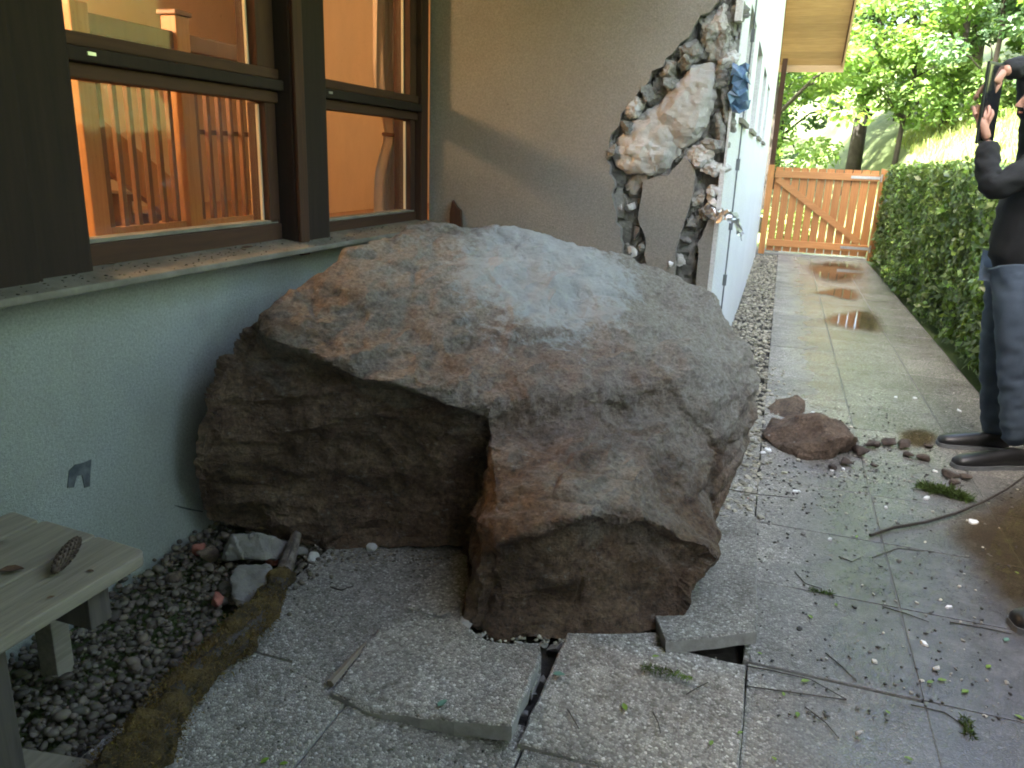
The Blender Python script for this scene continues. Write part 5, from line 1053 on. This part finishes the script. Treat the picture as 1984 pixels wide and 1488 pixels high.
# hair cap
hc = A_(2021, 195); bm = bmesh.new(); bmesh.ops.create_uvsphere(bm, u_segments=18, v_segments=12, radius=0.112)
for v in bm.verts: v.co = Vector((v.co.x*0.98, v.co.y*0.80, v.co.z*1.02))
bmesh.ops.delete(bm, geom=[v for v in bm.verts if (v.co.x < -0.035 and v.co.z < 0.045) or v.co.z < -0.07], context='VERTS')
for v in bm.verts: v.co += hc + Vector((0.018, 0, 0.03))
me = bpy.data.meshes.new('hair'); bm.to_mesh(me); bm.free(); smooth_mesh(me); link('hair', me, MT['hair'], pr)
# face: eyes, nose, mouth and ears on the side turned to the tablet (-X)
for sy in (-1, 1):
    e = MB(); c_ = hc+Vector((-0.083, sy*0.032, 0.012)); e.tube([c_+Vector((0.008, 0, 0)), c_, c_-Vector((0.006, 0, 0))], [0.010, 0.011, 0.004], 8); e.build('eye', MT['hair'], pr, smooth=0)
    e = MB(); c_ = hc+Vector((0.005, sy*0.082, 0.0)); e.tube([c_+Vector((0, 0, -0.03)), c_+Vector((0.006, sy*0.008, 0)), c_+Vector((0.002, sy*0.006, 0.028))], [0.008, 0.014, 0.010], 8); e.build('ear', MT['skin'], pr, smooth=0)
link('nose', hull_mesh([hc+Vector(q) for q in [(-0.08, -0.012, -0.032), (-0.08, 0.012, -0.032), (-0.112, 0, -0.028), (-0.085, 0, 0.02), (-0.112, 0, -0.02), (-0.07, 0.008, 0.015), (-0.07, -0.008, 0.015)]]), MT['skin'], pr)
m_ = MB(); m_.tube([hc+Vector((-0.082, -0.022, -0.056)), hc+Vector((-0.092, 0, -0.055)), hc+Vector((-0.082, 0.022, -0.056))], [0.003, 0.006, 0.003], 6); m_.build('mouth', MT['brick'], pr, smooth=0)
# shoes, toes pointing towards the house (-X)
def shoe(anchor, toe, parent, name='shoe', mat='shoe', w_=0.048, yaw=0.0):
    """lofted shoe: sections from heel to toe"""
    heel = Vector((anchor.x+0.075, anchor.y, 0)); toe = Vector((toe.x, toe.y, 0)); d = (toe-heel); L = d.length; d.normalize(); s_ = Vector((-d.y, d.x, 0)); V = []; N = 12
    secs = [(0.0, 0.55, 0.075), (0.08, 0.80, 0.095), (0.25, 0.88, 0.105), (0.42, 0.85, 0.088), (0.6, 1.0, 0.080), (0.78, 1.05, 0.068), (0.92, 0.95, 0.060), (0.98, 0.72, 0.050), (1.0, 0.45, 0.036)]
    for t, ww, hh in secs:
        for k in range(N):
            a = 2*math.pi*k/N; x = math.cos(a); z = math.sin(a); zz = 0.004 + max(0.0, (z*0.5+0.5))**0.8*hh; ex = w_*ww*(abs(x)**0.7)*(1 if x > 0 else -1)*(1.0 if z < 0.2 else 0.9)
            V.append(heel+d*(L*t)+s_*ex+Vector((0, 0, zz)))
    F = [(i*N+k, i*N+(k+1) % N, (i+1)*N+(k+1) % N, (i+1)*N+k) for i in range(len(secs)-1) for k in range(N)] + [tuple(range(N)), tuple(range(len(secs)*N-1, (len(secs)-1)*N-1, -1))]
    m = MB(); m.add(V, F); ob = m.build(name, MT[mat], parent, smooth=0.9)
    out = [(t, ww) for t, ww, hh in secs]; ring = [heel+d*(L*(t*1.02-0.01))+s_*(w_*ww*1.06) for t, ww in out]+[heel+d*(L*(t*1.02-0.01))-s_*(w_*ww*1.06) for t, ww in reversed(out)]; n_ = len(ring)
    so = MB(); so.add([(p.x, p.y, 0.001) for p in ring]+[(p.x, p.y, 0.022) for p in ring], [tuple(range(n_)), tuple(range(2*n_-1, n_-1, -1))]+[(i, n_+i, n_+(i+1) % n_, (i+1) % n_) for i in range(n_)]); so.build('sole', MT['clip'], ob)
    return ob
shoe(ankN, on_z(1846, 905), pr); shoe(ankF, on_z(1816, 862), pr)
# hands: palm and five fingers each, closed on the tablet
def hand(wr, palm, fdir, thumb, curl, name):
    """wr wrist, palm centre, fdir finger direction, curl direction the fingers close to"""
    wr, palm = Vector(wr), Vector(palm); fd = Vector(fdir).normalized(); cu_ = Vector(curl).normalized(); sd = fd.cross(cu_).normalized()
    V = [wr, palm]; E = [(0, 1)]; Rr = [0.027, (0.030, 0.020)]
    for k, ln in enumerate((0.072, 0.082, 0.078, 0.062)):
        off = sd*((k-1.5)*0.021); kn = palm + fd*0.038 + off; b = len(V)
        V += [kn, kn+fd*ln*0.45+cu_*ln*0.25, kn+fd*ln*0.55+cu_*ln*0.62, kn+fd*ln*0.35+cu_*ln*0.85]; E += [(1, b), (b, b+1), (b+1, b+2), (b+2, b+3)]; Rr += [0.0115, 0.0095, 0.0085, 0.0075]
    th = Vector(thumb).normalized(); b = len(V); q = palm-fd*0.02
    V += [q+th*0.035, q+th*0.055+fd*0.03+cu_*0.012, q+th*0.05+fd*0.055+cu_*0.03]; E += [(1, b), (b, b+1), (b+1, b+2)]; Rr += [0.0125, 0.0105, 0.0085]
    return skinned(name, V, E, Rr, MT['skin'], pr, 2)
# tablet seen edge-on, held upright and tilted
tb0, tb1 = A_(1904, 262, -0.06), A_(1924, 138, -0.06)
tb = empty('tablet', (tb0+tb1)/2, 'dark tablet held up in both hands', 'tablet'); td = (tb1-tb0).normalized(); ty = Vector((0.52, 0.85, 0)).normalized(); tn = td.cross(ty).normalized(); ty = tn.cross(td)
def slab(c, hx, hy, hz, mat, name, bev):
    V = [c + td*(sx*hx) + ty*(sy*hy) + tn*(sz*hz) for sz in (-1, 1) for sy in (-1, 1) for sx in (-1, 1)]
    m = MB(); m.add(V, [(0, 2, 3, 1), (4, 5, 7, 6), (0, 1, 5, 4), (2, 6, 7, 3), (0, 4, 6, 2), (1, 3, 7, 5)]); m.build(name, MT[mat], tb, bevel=bev)
tc_ = (tb0+tb1)/2 + ty*0.03
slab(tc_, 0.185, 0.10, 0.006, 'tablet', 'case', 0.003); side_ = 1 if tn.x > 0 else -1
slab(tc_+tn*side_*0.0075, 0.172, 0.088, 0.001, 'screen', 'screen', 0.0)
hand(wrN, A_(1900, 238, -0.10), (tb1-tb0), (0.6, -0.2, 0.4), (-0.15, 1, 0.05), 'hand')
hand(wrF, A_(1930, 152, -0.02), (-0.8, -0.2, -0.5), (0.2, 0.2, -1), (-0.2, -0.3, -1), 'hand')
# a second visitor's shoe at the frame edge
t_ = on_z(1957, 1215); sh = shoe(Vector((t_.x+0.19, t_.y+0.05, 0)), t_, None); sh.name = 'boot'; tag(sh, 'single black boot standing at the edge of the muddy puddle', 'boot')
